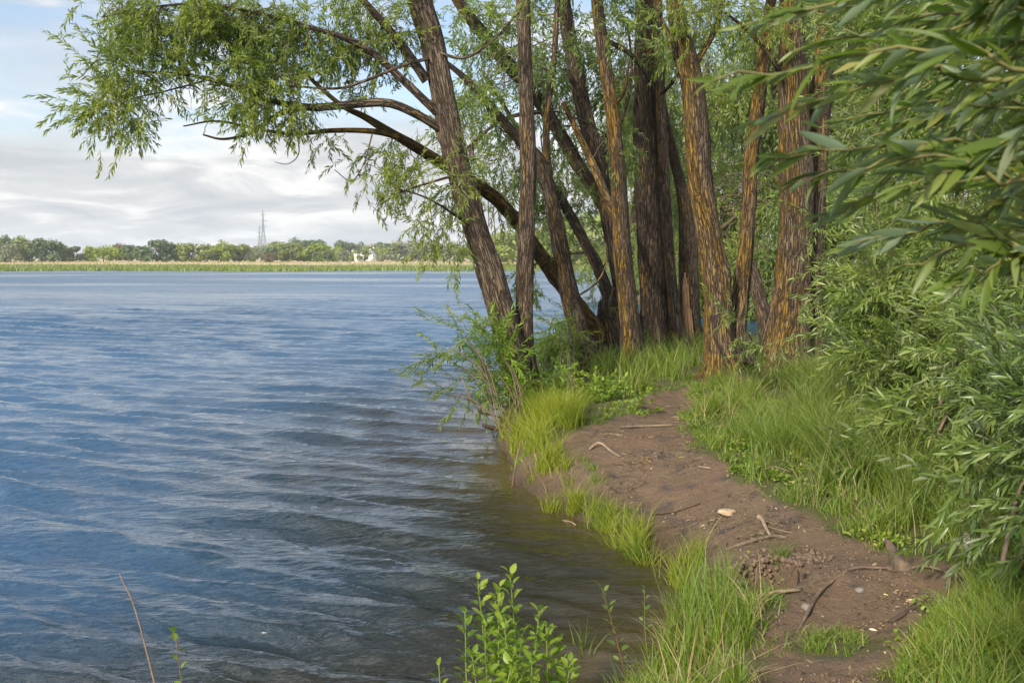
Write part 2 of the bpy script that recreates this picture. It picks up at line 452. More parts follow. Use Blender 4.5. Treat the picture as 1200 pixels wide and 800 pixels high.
def H(x, y):
    x = np.asarray(x, float); y = np.asarray(y, float)
    near = np.exp(-np.hypot(x - 0.5, y - 6) / 14)
    d = poly_sd(SHORE, x, y) + 0.10 * fbm(x * 1.7, y * 1.7, 21, 3)
    d2 = poly_sd(SHORE2, x, y) + 0.3 * fbm(x * .6, y * .6, 23, 3)
    # steeper bank under the trees, flat where the path meets the water
    flat = np.exp(-(np.hypot(x - 0.62, (y - 7.1) * 0.9) / 0.75) ** 2)
    s = 0.22 + 0.55 * flat
    z = np.where(d > 0, 0.36 * (1 - np.exp(-d / s)), -0.55 * (1 - np.exp(d / 0.9)))
    z = np.maximum(z, np.where(d2 > 0, 0.5 * (1 - np.exp(-d2 / 0.5)) + 0.02 * d2, -0.6))
    z = z + np.where(d > 0, 1, 0.2) * (0.05 * fbm(x * 0.9, y * 0.9, 31, 3))
    z = z + np.clip(x - 2.6, 0, 6) * 0.05 * np.clip((14 - y) / 4, 0, 1) * (d > 0)
    # root hump and hollow on the near path
    h1 = PG(1040, 672, .36)[:2]; z = z + 0.07 * np.exp(-(np.hypot(x - h1[0], (y - h1[1]) * 1.3) / 0.42) ** 2)
    # washed-out bite under the path edge
    lm = low_mask(x, y)
    z = np.where(z > 0.05, z * (1 - lm) + np.minimum(z, .065 + .05 * fbm(x * 8, y * 8, 45, 3)) * lm, z)
    dd = poly_sd(PATH, x, y)
    z = z - 0.035 * np.clip(dd / 0.15, 0, 1) * np.clip(d / 0.3, 0, 1)
    z = z + 0.020 * fbm(x * 5, y * 5, 51, 4) * (d > -0.3) + 0.012 * fbm(x * 17, y * 17, 55, 3) * (d > 0)
    return z


def gpt(px, py):
    z = 0.33
    for _ in range(8):
        p = PG(px, py, z); z = 0.5 * z + 0.5 * float(H(p[0:1], p[1:2])[0])
    p = PG(px, py, z); p[2] = float(H(p[0:1], p[1:2])[0])
    return p


def gz(x, y):
    return float(H(np.array([x]), np.array([y]))[0])


def axis(parts):
    out = []
    for a, b, s in parts:
        out.append(np.arange(a, b - 1e-6, s))
    return np.concatenate(out + [[parts[-1][1]]])


def ground_material():
    m, nt = new_mat('earth and turf')
    tc = N_(nt, 'ShaderNodeTexCoord')
    at = N_(nt, 'ShaderNodeAttribute', attribute_name='path')
    wt = N_(nt, 'ShaderNodeAttribute', attribute_name='height')
    def nz(scale, detail=5.0, rough=0.6, dist=0.0):
        n = N_(nt, 'ShaderNodeTexNoise', i_Scale=scale, i_Detail=detail, i_Roughness=rough, i_Distortion=dist)
        nt.links.new(tc.outputs['Object'], n.inputs['Vector']); return n.outputs[0]
    n1, n2, n3, n4 = nz(1.7, 5, .6, .4), nz(9, 6, .65), nz(60, 5, .7), nz(4.3, 5, .6, .8)
    dirt = mixc(nt, n2, (0.084, 0.057, 0.037), (0.215, 0.145, 0.088))
    dirt = mixc(nt, ramp(nt, [(0.5, (0, 0, 0)), (0.72, (1, 1, 1))], n1).outputs[0], dirt, (0.175, 0.105, 0.062))
    dirt = mixc(nt, ramp(nt, [(0.30, (1, 1, 1)), (0.46, (0, 0, 0))], n4).outputs[0], dirt, (0.068, 0.055, 0.048))
    dirt = mixc(nt, ramp(nt, [(0.60, (0, 0, 0)), (0.70, (1, 1, 1))], n3).outputs[0], dirt, (0.27, 0.19, 0.125))
    dirt = mixc(nt, ramp(nt, [(0.30, (1, 1, 1)), (0.40, (0, 0, 0))], n3).outputs[0], dirt, (0.055, 0.040, 0.030))
    turf = mixc(nt, n2, (0.045, 0.055, 0.016), (0.105, 0.115, 0.030))
    turf = mixc(nt, ramp(nt, [(0.55, (0, 0, 0)), (0.7, (1, 1, 1))], n3).outputs[0], turf, (0.17, 0.13, 0.06))
    f = math_(nt, 'ADD', math_(nt, 'MULTIPLY', at.outputs['Fac'], 14.0), math_(nt, 'MULTIPLY', math_(nt, 'SUBTRACT', n3, 0.5), 2.4))
    f = math_(nt, 'ADD', f, 0.9, True)
    c = mixc(nt, f, turf, dirt)
    wet = ramp(nt, [(0.0, (1, 1, 1)), (0.03, (1, 1, 1)), (0.17, (0, 0, 0))], wt.outputs['Fac']).outputs[0]
    c = mixc(nt, wet, c, mixc(nt, 1.0, c, (0.52, 0.50, 0.46), 'MULTIPLY'))
    p = N_(nt, 'ShaderNodeBsdfPrincipled')
    nt.links.new(c, p.inputs['Base Color'])
    rg = ramp(nt, [(0, (0.9, 0.9, 0.9)), (1, (0.55, 0.55, 0.55))], wet)
    nt.links.new(rg.outputs[0], p.inputs['Roughness']); p.inputs['Specular IOR Level'].default_value = 0.25
    hh = math_(nt, 'ADD', math_(nt, 'MULTIPLY', n2, 0.6), math_(nt, 'MULTIPLY', n3, 0.35))
    hh = math_(nt, 'ADD', hh, math_(nt, 'MULTIPLY', nz(180, 3, .7), 0.10))
    bp = N_(nt, 'ShaderNodeBump', i_Strength=1.0, i_Distance=0.06)
    nt.links.new(hh, bp.inputs['Height']); nt.links.new(bp.outputs[0], p.inputs['Normal'])
    out = N_(nt, 'ShaderNodeOutputMaterial'); nt.links.new(p.outputs[0], out.inputs[0])
    return m


def build_ground():
    xs = axis([(-60, -20, 6), (-20, -4, 1.2), (-4, -0.6, .15), (-.6, 3.0, .03), (3.0, 6.4, .12), (6.4, 20, .8), (20, 60, 5)])
    ys = axis([(-30, -4, 3), (-4, 2.6, .3), (2.6, 9.0, .03), (9.0, 13.5, .055), (13.5, 24, .15), (24, 40, .6), (40, 100, 5)])
    X, Y = np.meshgrid(xs, ys)
    Z = H(X, Y); PM = path_mask(X, Y)
    nx, ny = len(xs), len(ys)
    V = np.stack([X, Y, Z], -1).reshape(-1, 3)
    i = (np.arange(ny - 1)[:, None] * nx + np.arange(nx - 1)[None, :])
    F = np.stack([i, i + 1, i + nx + 1, i + nx], -1).reshape(-1, 4)
    lmk = low_mask(X, Y)
    pm = np.maximum(np.maximum(PM, (lmk * 1.5 - .3) * (Z > 0) - .3 * (Z <= 0)), np.clip((.24 - Z) * .5, -.3, .3)).ravel()
    pm_true = PM.ravel()
    on = pm_true[F].mean(1) > 0.0
    m = ground_material()
    for name, sel in (('ground', ~on), ('footpath', on)):
        f = F[sel]
        u, inv = np.unique(f, return_inverse=True)
        me = mesh_np(name, V[u], [inv.reshape(-1, 4)], m, True, {'path': ('FLOAT', np.clip(pm[u], -.3, .3)), 'height': ('FLOAT', V[u][:, 2])})
        obj(name, me, kind='structure')


build_ground()


# ------------------------------------------------------------------ water
def build_water():
    ny = 560
    ys = [1.6]
    while ys[-1] < 75:
        ys.append(ys[-1] + max(0.022, 0.0052 * ys[-1]))
    ys = np.array(ys + list(np.geomspace(75.5, 340, 260)))
    us = np.linspace(-0.75, 0.62, 460)
    U, Y = np.meshgrid(us, ys)
    X = U * (Y + 3.0)
    rng = np.random.default_rng(3)
    Z = np.zeros_like(X)
    base = math.atan2(0.90, 0.36)
    cell = np.maximum(0.022, 0.0052 * Y)
    # slow bend of the crests and patches of stronger chop
    wx = X + 0.5 * fbm(X * .16, Y * .16, 61, 2); wy = Y + 0.5 * fbm(X * .2 + 9, Y * .2, 67, 2)
    gust = np.clip(0.85 + 1.1 * fbm(X * 0.10 + 3, Y * 0.07, 71, 3), 0.3, 1.6)
    lam = [5.5, 3.6, 1.9, 1.3, 0.95, 0.8, 0.66, 0.55, 0.46, 0.39, 0.33, 0.28, 0.24, 0.20, 0.17, 0.145]
    for k, l in enumerate(lam):
        for q in range(2):
            a = base + rng.normal(0, 0.09 + 0.012 * k)
            kk = 2 * math.pi / l
            ph = kk * (wx * math.cos(a) + wy * math.sin(a)) + rng.uniform(0, 6.28) + 1.0 * fbm(X / l * .16 + k, Y / l * .24 + q * 5, 80 + k * 2 + q, 2)
            amp = 0.0135 * l ** 0.62 * (0.06 if l > 2 else 0.36 if l > 1.2 else 0.95 if l > .6 else 0.90 if l > .3 else 0.72) * (0.75 + 1.3 * np.clip(0.45 + fbm(X / l * .16 + 20 + k, Y / l * .30 + q, 100 + k * 2 + q, 2), 0, 1))
            fade = np.clip((l / np.where(Y > 75, np.minimum(cell, .0058 * Y), cell) - 2.2) / 3.0, 0, 1)
            w = np.sin(ph)
            w = ((w + 1) / 2) ** 2.2 * 2 - 0.75
            Z += amp * w * fade * gust
    # calmer close to the bank
    d = -poly_sd(SHORE, X, Y)
    Z *= np.clip(0.45 + d / 3.0, 0.4, 1.0)
    V = np.stack([X, Y, Z], -1).reshape(-1, 3)
    nx = len(us); n_y = len(ys)
    i = (np.arange(n_y - 1)[:, None] * nx + np.arange(nx - 1)[None, :])
    F = np.stack([i, i + 1, i + nx + 1, i + nx], -1).reshape(-1, 4)
    m, nt = new_mat('lake water')
    tc = N_(nt, 'ShaderNodeTexCoord')
    at = N_(nt, 'ShaderNodeAttribute', attribute_name='depth')
    n0 = N_(nt, 'ShaderNodeTexNoise', i_Scale=0.5, i_Detail=4.0)
    nt.links.new(tc.outputs['Object'], n0.inputs['Vector'])
    dd = math_(nt, 'ADD', at.outputs['Fac'], math_(nt, 'MULTIPLY', math_(nt, 'SUBTRACT', n0.outputs[0], 0.5), 1.6))
    cr = ramp(nt, [(0.0, (0.060, 0.044, 0.016)), (0.05, (0.034, 0.027, 0.010)), (0.13, (0.016, 0.014, 0.006)), (0.26, (0.012, 0.020, 0.024)), (0.48, (0.016, 0.046, 0.086)), (1.0, (0.022, 0.064, 0.122))])
    nt.links.new(math_(nt, 'DIVIDE', dd, 6.5, True), cr.inputs[0])
    p = N_(nt, 'ShaderNodeBsdfPrincipled', i_Roughness=0.045, i_IOR=1.6)
    pos = N_(nt, 'ShaderNodeSeparateXYZ'); nt.links.new(tc.outputs['Object'], pos.inputs[0])
    rr = N_(nt, 'ShaderNodeMapRange'); nt.links.new(pos.outputs['Y'], rr.inputs['Value'])
    for k_, v_ in (('From Min', 9.0), ('From Max', 80.0), ('To Min', 0.05), ('To Max', 0.32)):
        rr.inputs[k_].default_value = v_
    gn = N_(nt, 'ShaderNodeTexNoise', i_Scale=0.06, i_Detail=4.0); gm = N_(nt, 'ShaderNodeMapping'); gm.inputs['Scale'].default_value = (.35, 1, 1)
    nt.links.new(tc.outputs['Object'], gm.inputs['Vector']); nt.links.new(gm.outputs[0], gn.inputs['Vector'])
    gr = ramp(nt, [(0.38, (0.35, 0.35, 0.35)), (0.5, (1, 1, 1))], gn.outputs[0])     # slicks where the wind leaves the surface smoother
    nt.links.new(math_(nt, 'MULTIPLY', rr.outputs[0], gr.outputs[0]), p.inputs['Roughness'])
    nt.links.new(cr.outputs[0], p.inputs['Base Color'])
    # ripples, stretched along the crests
    rot = N_(nt, 'ShaderNodeMapping'); rot.inputs['Rotation'].default_value = (0, 0, -base + math.pi / 2); rot.inputs['Scale'].default_value = (0.34, 1, 1)
    nt.links.new(tc.outputs['Object'], rot.inputs['Vector'])
    r1 = N_(nt, 'ShaderNodeTexNoise', i_Scale=20.0, i_Detail=3.0, i_Roughness=0.6, i_Distortion=0.6)
    r2 = N_(nt, 'ShaderNodeTexNoise', i_Scale=4.2, i_Detail=3.0, i_Roughness=0.6, i_Distortion=0.3)
    nt.links.new(rot.outputs[0], r1.inputs['Vector']); nt.links.new(rot.outputs[0], r2.inputs['Vector'])
    h = math_(nt, 'ADD', math_(nt, 'MULTIPLY', r1.outputs[0], 0.40), r2.outputs[0])
    bp = N_(nt, 'ShaderNodeBump', i_Strength=1.0, i_Distance=0.030)
    nt.links.new(h, bp.inputs['Height']); nt.links.new(bp.outputs[0], p.inputs['Normal'])
    out = N_(nt, 'ShaderNodeOutputMaterial'); nt.links.new(p.outputs[0], out.inputs[0])
    me = mesh_np('lake', V, [F], m, True, {'depth': ('FLOAT', np.clip(d, -1, 30).ravel())})
    obj('lake_water', me, kind='structure')


build_water()


# ------------------------------------------------------------------ leaves and sprays
def leaf_template(lod, w):
    """leaf of length 1 along +x, in the xy plane, folded along its midrib"""
    if lod == 0:
        V = np.array([[0, 0, 0], [0.42, w, 0.03], [1, 0, -0.06], [0.42, -w, 0.03]], float)
        F = [np.array([[0, 2, 1], [0, 3, 2]])]
        return V, F
    ts = {1: [0.16, 0.45, 0.76], 2: [0.08, 0.2, 0.35, 0.5, 0.65, 0.8, 0.92]}[lod]
    V = [[0, 0, 0]]
    for t in ts:
        ww = w * (math.sin(math.pi * t ** 0.8) ** 0.8)
        z = -0.16 * t * t
        V += [[t, ww, z + ww * 0.35], [t, 0, z], [t, -ww, z + ww * 0.35]]
    V.append([1, 0, -0.18])
    F3 = [[0, 2, 1], [0, 3, 2]]; F4 = []
    for i in range(len(ts) - 1):
        a = 1 + 3 * i
        F4 += [[a, a + 1, a + 4, a + 3], [a + 1, a + 2, a + 5, a + 4]]
    a = 1 + 3 * (len(ts) - 1); k = len(V) - 1
    F3 += [[a, a + 1, k], [a + 1, a + 2, k]]
    return np.array(V, float), [np.array(F3), np.array(F4)]


def frame_from(d, roll, up=(0, 0, 1)):
    """rotation with x axis along d (n,3); columns are axes"""
    d = d / (np.linalg.norm(d, axis=1)[:, None] + 1e-9)
    up = np.broadcast_to(np.asarray(up, float), d.shape)
    y = np.cross(up, d); ln = np.linalg.norm(y, axis=1)[:, None]
    y = np.where(ln < 1e-3, np.array([0, 1.0, 0]), y / np.maximum(ln, 1e-9))
    z = np.cross(d, y)
    c, s = np.cos(roll)[:, None], np.sin(roll)[:, None]
    y2 = y * c + z * s; z2 = -y * s + z * c
    return np.stack([d, y2, z2], -1)


def place(buf, tV, tF, Rm, t, sc):
    n = len(t); k = len(tV)
    V = np.einsum('nij,kj->nki', Rm, tV) * sc[:, None, None] + t[:, None, :]
    off = (np.arange(n) * k)[:, None, None]
    buf.add(V.reshape(-1, 3), [(f[None] + off).reshape(-1, f.shape[1]) for f in tF])


def spray_templates(rng, lod, w, nleaf, llen, L, n=8, droop=0.5, spread=0.75, stem=0.0025):
    """sprays: a drooping shoot along +x with alternate lance leaves"""
    out = []
    lV, lF = leaf_template(lod, w)
    for _ in range(n):
        b = Buf()
        u = np.linspace(0, 1, 7)
        bend = rng.uniform(-0.2, 0.2)
        S = np.stack([u * L, bend * L * u ** 2, -droop * L * u ** 2 * rng.uniform(0.5, 1.2)], 1)
        tube(b, S, np.linspace(stem, stem * .4, 7), 3, cap=False)
        m = nleaf + int(rng.integers(-2, 3))
        tt = np.linspace(0.08, 1.0, m) + rng.normal(0, .015, m)
        tt = np.clip(tt, 0.04, 1)
        pos = np.stack([np.interp(tt, u, S[:, i]) for i in range(3)], 1)
        tan = np.stack([np.interp(tt, u, np.gradient(S[:, i])) for i in range(3)], 1)
        tan /= np.linalg.norm(tan, axis=1)[:, None]
        ang = np.arange(m) * 2.4 + rng.uniform(0, 6)
        side = np.stack([np.zeros(m), np.cos(ang), np.sin(ang)], 1)
        d = tan + side * (spread * rng.uniform(.6, 1.25, m))[:, None] * (1 - .55 * tt ** 3)[:, None] + np.array([0, 0, -.25])
        Rm = frame_from(d, rng.normal(0, .7, m))
        sc = llen * rng.uniform(.7, 1.15, m) * (0.75 + 0.4 * np.sin(math.pi * np.clip(tt, 0, 1) * .85))
        place(b, lV, lF, Rm, pos, sc)
        out.append((np.concatenate(b.V), [np.concatenate(b.F[k]) for k in sorted(b.F)]))
    return out


rt = np.random.default_rng(11)
SPRAY = {
    'tree': spray_templates(rt, 0, 0.12, 19, 0.072, 0.32, 12, 0.18, 0.85),
    'treefar': spray_templates(rt, 0, 0.135, 18, 0.090, 0.42, 10, 0.25, 0.85),
    'wall': spray_templates(rt, 0, 0.16, 16, 0.15, 0.7, 8, 0.5, 0.85),
    'bush': spray_templates(rt, 1, 0.085, 22, 0.088, 0.40, 10, 0.12, 0.85),
    'bushnear': spray_templates(rt, 1, 0.085, 22, 0.086, 0.42, 10, 0.2, 0.85),
    'shoot': spray_templates(rt, 1, 0.095, 18, 0.065, 0.34, 8, 0.05, 0.8),
    'near': spray_templates(rt, 2, 0.085, 17, 0.105, 0.50, 10, 0.12, 0.7, 0.0022),
    'weed': spray_templates(rt, 1, 0.27, 20, 0.042, 0.30, 6, 0.05, 1.1),
}


def put_sprays(buf, kind, pos, dirs, rng, smin=.75, smax=1.25):
    pos = np.asarray(pos); dirs = np.asarray(dirs)
    T = SPRAY[kind]
    pick = rng.integers(0, len(T), len(pos))
    for i, (tV, tF) in enumerate(T):
        s = pick == i
        if s.any():
            n = int(s.sum())
            place(buf, tV, tF, frame_from(dirs[s], rng.normal(0, .6, n)), pos[s], rng.uniform(smin, smax, n))


def clusters_to_crown(limb_pts, clusters, kind, rng, leafbuf, twigbuf, per=9, droop=0.35, twig_r=0.008, jit=0.22, pull=(0, 0, 0)):
    """every branch springs from the nearest limb and ends inside its cluster; shoots sit along its outer part"""
    for (c, rad, n) in clusters:
        nb = max(1, int(math.ceil(n / per))) if n > 0 else 8
        for _ in range(nb):
            v = rng.normal(0, 1, 3); v /= np.linalg.norm(v); v *= rng.uniform(.25, 1.0) ** .6
            tip = c + v * rad
            d = np.linalg.norm(limb_pts - c - v * rad * .4, axis=1)
            d = d + rng.uniform(0, .35, len(d))
            root = limb_pts[int(np.argmin(d))]
            L = np.linalg.norm(tip - root)
            if L < .15:
                continue
            mid = root * .5 + tip * .5 + np.array([rng.normal(0, .09 * L), rng.normal(0, .09 * L), .14 * L + rng.normal(0, .05 * L)])
            C = catmull([root, mid, tip], 9)
            C[1:-1] += rng.normal(0, .018 * L, (7, 3))
            r0 = twig_r * (0.6 + 0.45 * min(L, 3.0))
            twigbuf.mi = 1; tube(twigbuf, C, np.linspace(r0, r0 * .25, 9), 4, cap=False); twigbuf.mi = 0
            if n > 0:
                u = np.clip(1 - rng.beta(1.1, 1.9, per) * min(1.0, 1.5 / L + .25), 0.1, 1)
                pos = np.stack([np.interp(u, np.linspace(0, 1, 9), C[:, i]) for i in range(3)], 1)
                pos += rng.normal(0, jit * .45, pos.shape)
                tan = (C[-1] - C[-4]); tan /= np.linalg.norm(tan) + 1e-9
                dirs = tan[None] * .7 + rng.normal(0, .62, pos.shape) + np.array([0, 0, -droop]) + np.array(pull)
                put_sprays(leafbuf, kind, pos, dirs, rng)


def stem_from(pts, n=26):
    """pts rows (px,py,Y,width px) -> sampled points and radii"""
    P = np.array([P3(a, b, c) for a, b, c, w in pts]); rad = np.array([w / 2 / FPX * c for a, b, c, w in pts])
    C = catmull(P, n); u = np.linspace(0, len(P) - 1, n)
    return C, np.interp(u, np.arange(len(P)), rad)


def cl(px, py, Y, rx, ry, n, rd=None):
    s = Y / FPX
    return (P3(px, py, Y), np.array([rx * s, rd if rd else max(rx, ry) * s * 1.1, ry * s]), n)


def build_tree(label, bark, stems, limbs=(), clusters=(), kind='tree', leafm='leaf_willow', name='willow_tree', seed=1, category='tree', group=None,
               limb_bark=None, base_flare=1.0, ws=0.85, **kw):
    rng = np.random.default_rng(seed)
    P0, _ = stem_from(stems[0])
    root = thing(name, label, category, P0[0], group)
    pts = []
    for k, st in enumerate(stems):
        C, rr = stem_from(st, 90); rr = rr * ws
        b = Buf()
        L = np.concatenate([[0], np.cumsum(np.linalg.norm(np.diff(C, axis=0), axis=1))])
        fl = base_flare * np.exp(-L / 0.28) * 0.75
        tube(b, C, rr, 40, 0.16, seed * 3 + k, True, fl)
        part('trunk', b.mesh('trunk', M[bark], True, 'bk'), root)
        pts.append(C[20:])
    for k, st in enumerate(limbs):
        C, rr = stem_from(st, 30); rr = rr * ws
        b = Buf(); tube(b, C, rr, 14, 0.16, seed * 5 + k)
        part('limb', b.mesh('limb', M[limb_bark or bark], True, 'bk'), root)
        pts.append(C[3:])
    if clusters:
        lb = Buf()
        clusters_to_crown(np.vstack(pts), [cl(*c) for c in clusters], kind, rng, lb, lb, **kw)
        part('crown', lb.mesh('crown', [M[leafm], M['twig']]), root)
    return root


# ------------------------------------------------------------------ the willows on the bank
A_UP = -330   # how far above the frame trunks go on (px)
LEFT_CROWN = [(138, 30, 10.2, 34, 46, 156), (126, 105, 10, 32, 42, 139), (148, 148, 9.9, 16, 30, 54), (196, 40, 10.4, 45, 45, 164), (176, 100, 10.2, 24, 26, 69),
              (256, 30, 10.4, 50, 40, 191), (300, 40, 10.8, 50, 45, 191), (280, 100, 10.3, 34, 34, 129), (325, 110, 10.3, 42, 38, 156), (355, 60, 10.8, 45, 42, 164),
              (400, 25, 11, 45, 40, 139), (425, 85, 11.2, 34, 30, 86), (300, 145, 10.3, 26, 14, 27), (360, 150, 10.4, 18, 12, 20), (460, 40, 11.2, 30, 45, 95),
              (156, -50, 10.4, 60, 40, 25), (250, -60, 10.6, 70, 45, 28), (370, -60, 10.8, 70, 50, 28), (480, -70, 11, 60, 50, 25),
              (310, -190, 11, 140, 70, 28), (480, -210, 11.4, 90, 70, 21), (226, 122, 10.2, 36, 26, 0), (251, 105, 10.2, 30, 26, 0), (350, 96, 10.4, 40, 20, 0)]
build_tree('twin stemmed leaning willow rooted at the waterline with long limbs reaching over the lake', 'bark',
           [[(607, 512, 11.0, 58), (612, 470, 11.0, 46), (600, 415, 11.0, 45), (577, 330, 11.0, 42), (553, 255, 11.05, 39), (535, 190, 11.05, 38), (521, 120, 11.1, 38), (507, 50, 11.2, 38), (492, 0, 11.2, 40), (470, -110, 11.4, 30), (440, -300, 11.6, 14)],
            [(624, 505, 11.15, 44), (622, 455, 11.15, 32), (615, 400, 11.15, 30), (615, 330, 11.2, 28), (619, 200, 11.3, 27), (616, 100, 11.4, 24), (612, 0, 11.5, 21), (606, -140, 11.7, 15), (600, -320, 12, 7)]],
           [[(517, 152, 11.05, 13), (494, 137, 10.95, 14), (455, 121, 10.8, 14), (410, 123, 10.7, 13), (365, 126, 10.6, 12), (322, 119, 10.5, 9), (280, 104, 10.4, 7), (220, 88, 10.3, 5), (150, 84, 10.2, 3)],
            [(352, 127, 10.6, 9), (324, 135, 10.5, 8), (301, 153, 10.4, 6), (281, 160, 10.35, 5), (259, 163, 10.3, 4), (238, 158, 10.3, 3)],
            [(512, 132, 11.05, 14), (473, 95, 10.9, 13), (437, 63, 10.8, 11), (404, 45, 10.7, 9), (358, 31, 10.6, 7), (300, 15, 10.5, 5), (215, 5, 10.4, 4), (120, 20, 10.2, 3)],
            [(500, 95, 11.1, 17), (470, 52, 11.0, 14), (443, 20, 10.9, 12), (420, -5, 10.9, 10), (370, -60, 10.9, 8), (290, -110, 10.8, 5)],
            [(505, 68, 11.1, 6), (475, 76, 10.8, 5), (430, 94, 10.6, 5), (394, 104, 10.5, 4), (332, 100, 10.4, 3)],
            [(508, 60, 11.1, 6), (545, 68, 11.0, 5), (580, 45, 10.9, 4.5), (604, 18, 10.9, 4), (625, -20, 10.9, 3)],
            [(535, 205, 10.95, 5), (500, 215, 10.7, 3.5), (470, 225, 10.6, 3), (446, 240, 10.6, 2)],
            [(548, 262, 10.9, 5), (515, 240, 10.6, 3.5), (490, 228, 10.5, 3), (466, 222, 10.5, 2)],
            [(190, 100, 10.25, 3), (170, 88, 10.2, 3), (120, 70, 10.1, 2), (95, 90, 10, 1.5)],
            [(240, 95, 10.3, 3), (190, 108, 10.2, 2.5), (150, 118, 10.1, 2), (122, 140, 10, 1.5)]],
           LEFT_CROWN + [(485, 210, 10.6, 34, 30, 40), (505, 260, 10.7, 26, 26, 28), (530, 300, 10.7, 18, 24, 20), (140, 110, 10.0, 40, 60, 0), (300, 60, 10.4, 90, 50, 0), (420, 70, 10.8, 60, 50, 0), (545, 210, 10.8, 20, 40, 14), (580, 120, 10.9, 14, 60, 10), (600, 40, 11.1, 40, 50, 24)],
           seed=2, droop=0.10, base_flare=0.55, per=11, ws=.71)

build_tree('slanting willow crusted with orange lichen, passing behind the twin stemmed willow', 'bark_orange',
           [[(722, 415, 15.4, 40), (705, 392, 15.2, 32), (672, 352, 14.8, 30), (640, 308, 14.2, 28), (602, 256, 13.4, 26), (570, 224, 12.8, 25), (527, 197, 12.0, 23), (487, 172, 11.5, 20), (452, 152, 11.1, 16), (425, 136, 10.9, 13), (398, 122, 10.8, 9), (350, 80, 10.7, 6)]],
           [[(466, 160, 11.2, 12), (437, 154, 11.0, 11), (391, 153, 10.9, 10), (345, 157, 10.8, 8), (305, 152, 10.7, 6), (255, 142, 10.6, 4), (215, 148, 10.5, 2.5)],
            [(436, 158, 11.0, 3), (427, 190, 10.9, 2.2), (412, 212, 10.8, 2), (392, 199, 10.7, 1.5)],
            [(348, 155, 10.8, 3), (350, 180, 10.7, 2), (338, 192, 10.6, 1.6), (322, 190, 10.6, 1.2)]],
           [(392, 200, 10.7, 9, 7, 3), (335, 192, 10.6, 8, 6, 2), (360, 168, 10.7, 22, 12, 12), (395, 172, 10.8, 10, 14, 6), (440, 190, 11.2, 24, 36, 22), (475, 205, 11.6, 34, 40, 34), (520, 250, 12.4, 34, 44, 30), (455, 225, 11.2, 22, 25, 14),
            (575, 270, 13, 30, 30, 14)], limb_bark='bark_orange', seed=3, droop=0.2, ws=.60)

MID = dict(per=11, kind='treefar', leafm='leaf_shade', droop=0.25, base_flare=0.9)
build_tree('slender brown willow bending behind the twin stemmed willow, branching towards the lake', 'bark_some',
           [[(692, 446, 14.3, 32), (683, 405, 14.3, 27), (672, 365, 14.3, 26), (661, 315, 14.3, 24), (648, 245, 14.3, 20), (633, 190, 14.3, 17), (607, 163, 14.2, 14), (582, 133, 14.1, 12), (545, 92, 14, 9), (505, 60, 13.8, 5)]],
           [[(645, 232, 14.3, 12), (640, 150, 14.6, 10), (650, 60, 15, 8), (655, -60, 15.3, 5)], [(672, 350, 14.2, 3), (700, 330, 14, 2.5), (712, 300, 14, 2), (704, 270, 14, 1.5)]],
           [(560, 90, 14, 36, 44, 76), (590, 150, 14.5, 26, 40, 53), (650, 80, 15, 36, 50, 64), (655, 180, 15, 22, 36, 30), (655, -60, 15, 70, 60, 40), (580, 215, 14.5, 24, 36, 45), (620, 260, 18.5, 40, 40, 40), (680, 290, 19.0, 50, 24, 26), (600, 120, 17, 60, 60, 114)], seed=4, **MID)
build_tree('thin grey willow leaning between the bent trunk and the orange lichened trunk', 'bark',
           [[(728, 405, 16.2, 26), (719, 362, 16, 19), (700, 313, 15.8, 15), (683, 280, 15.7, 14), (663, 243, 15.6, 13), (650, 222, 15.5, 11), (625, 180, 15.4, 9), (600, 140, 15.2, 6), (570, 90, 15, 4)]],
           [[(690, 295, 15.7, 4), (655, 300, 15.5, 3), (622, 312, 15.3, 2)], [(714, 350, 16, 3), (705, 320, 15.8, 2.4), (722, 290, 15.6, 2)]],
           [(620, 330, 15.4, 26, 30, 19), (640, 250, 15.5, 36, 30, 30), (690, 230, 16, 26, 40, 38), (610, 180, 15.3, 30, 40, 45), (600, 60, 15.6, 44, 60, 76)], seed=5, **MID)
build_tree('long straight willow slanting towards the lake, crossing behind the upright brown stem', 'bark_some',
           [[(742, 410, 17.2, 30), (728, 330, 17, 22), (713, 254, 16.8, 19), (700, 227, 16.7, 19), (677, 193, 16.5, 19), (652, 149, 16.3, 18), (628, 113, 16.1, 18), (597, 78, 15.9, 20), (570, 45, 15.8, 18), (543, 10, 15.6, 15), (490, -70, 15.3, 10), (430, -150, 15, 5)]],
           [[(640, 130, 16.2, 7), (590, 140, 16, 5), (545, 175, 15.8, 3)]],
           [(545, 30, 15.5, 44, 40, 68), (520, -70, 15.5, 80, 60, 60), (540, 150, 15.8, 34, 40, 49), (640, 20, 16, 46, 40, 57), (570, 330, 16.5, 14, 30, 0)], seed=6, **MID)
build_tree('dark willow with a slight lean standing behind the orange lichened trunk', 'bark',
           [[(735, 410, 16.0, 32), (728, 340, 16, 24), (718, 285, 16, 22), (706, 215, 16, 21), (698, 180, 16, 21), (687, 140, 16, 21), (677, 93, 16, 20), (667, 43, 16, 19), (660, -5, 16, 17), (650, -120, 16, 12), (640, -300, 16, 6)]],
           [[(700, 190, 16, 6), (725, 150, 16.2, 5), (740, 90, 16.4, 4), (735, 20, 16.5, 3)]],
           [(690, 40, 16.4, 44, 46, 76), (735, 110, 16.6, 24, 50, 45), (690, -60, 16.4, 80, 50, 40), (645, 130, 17.4, 40, 60, 95), (695, 120, 17.8, 40, 60, 95), (690, 210, 18, 40, 40, 68)], seed=7, **MID)
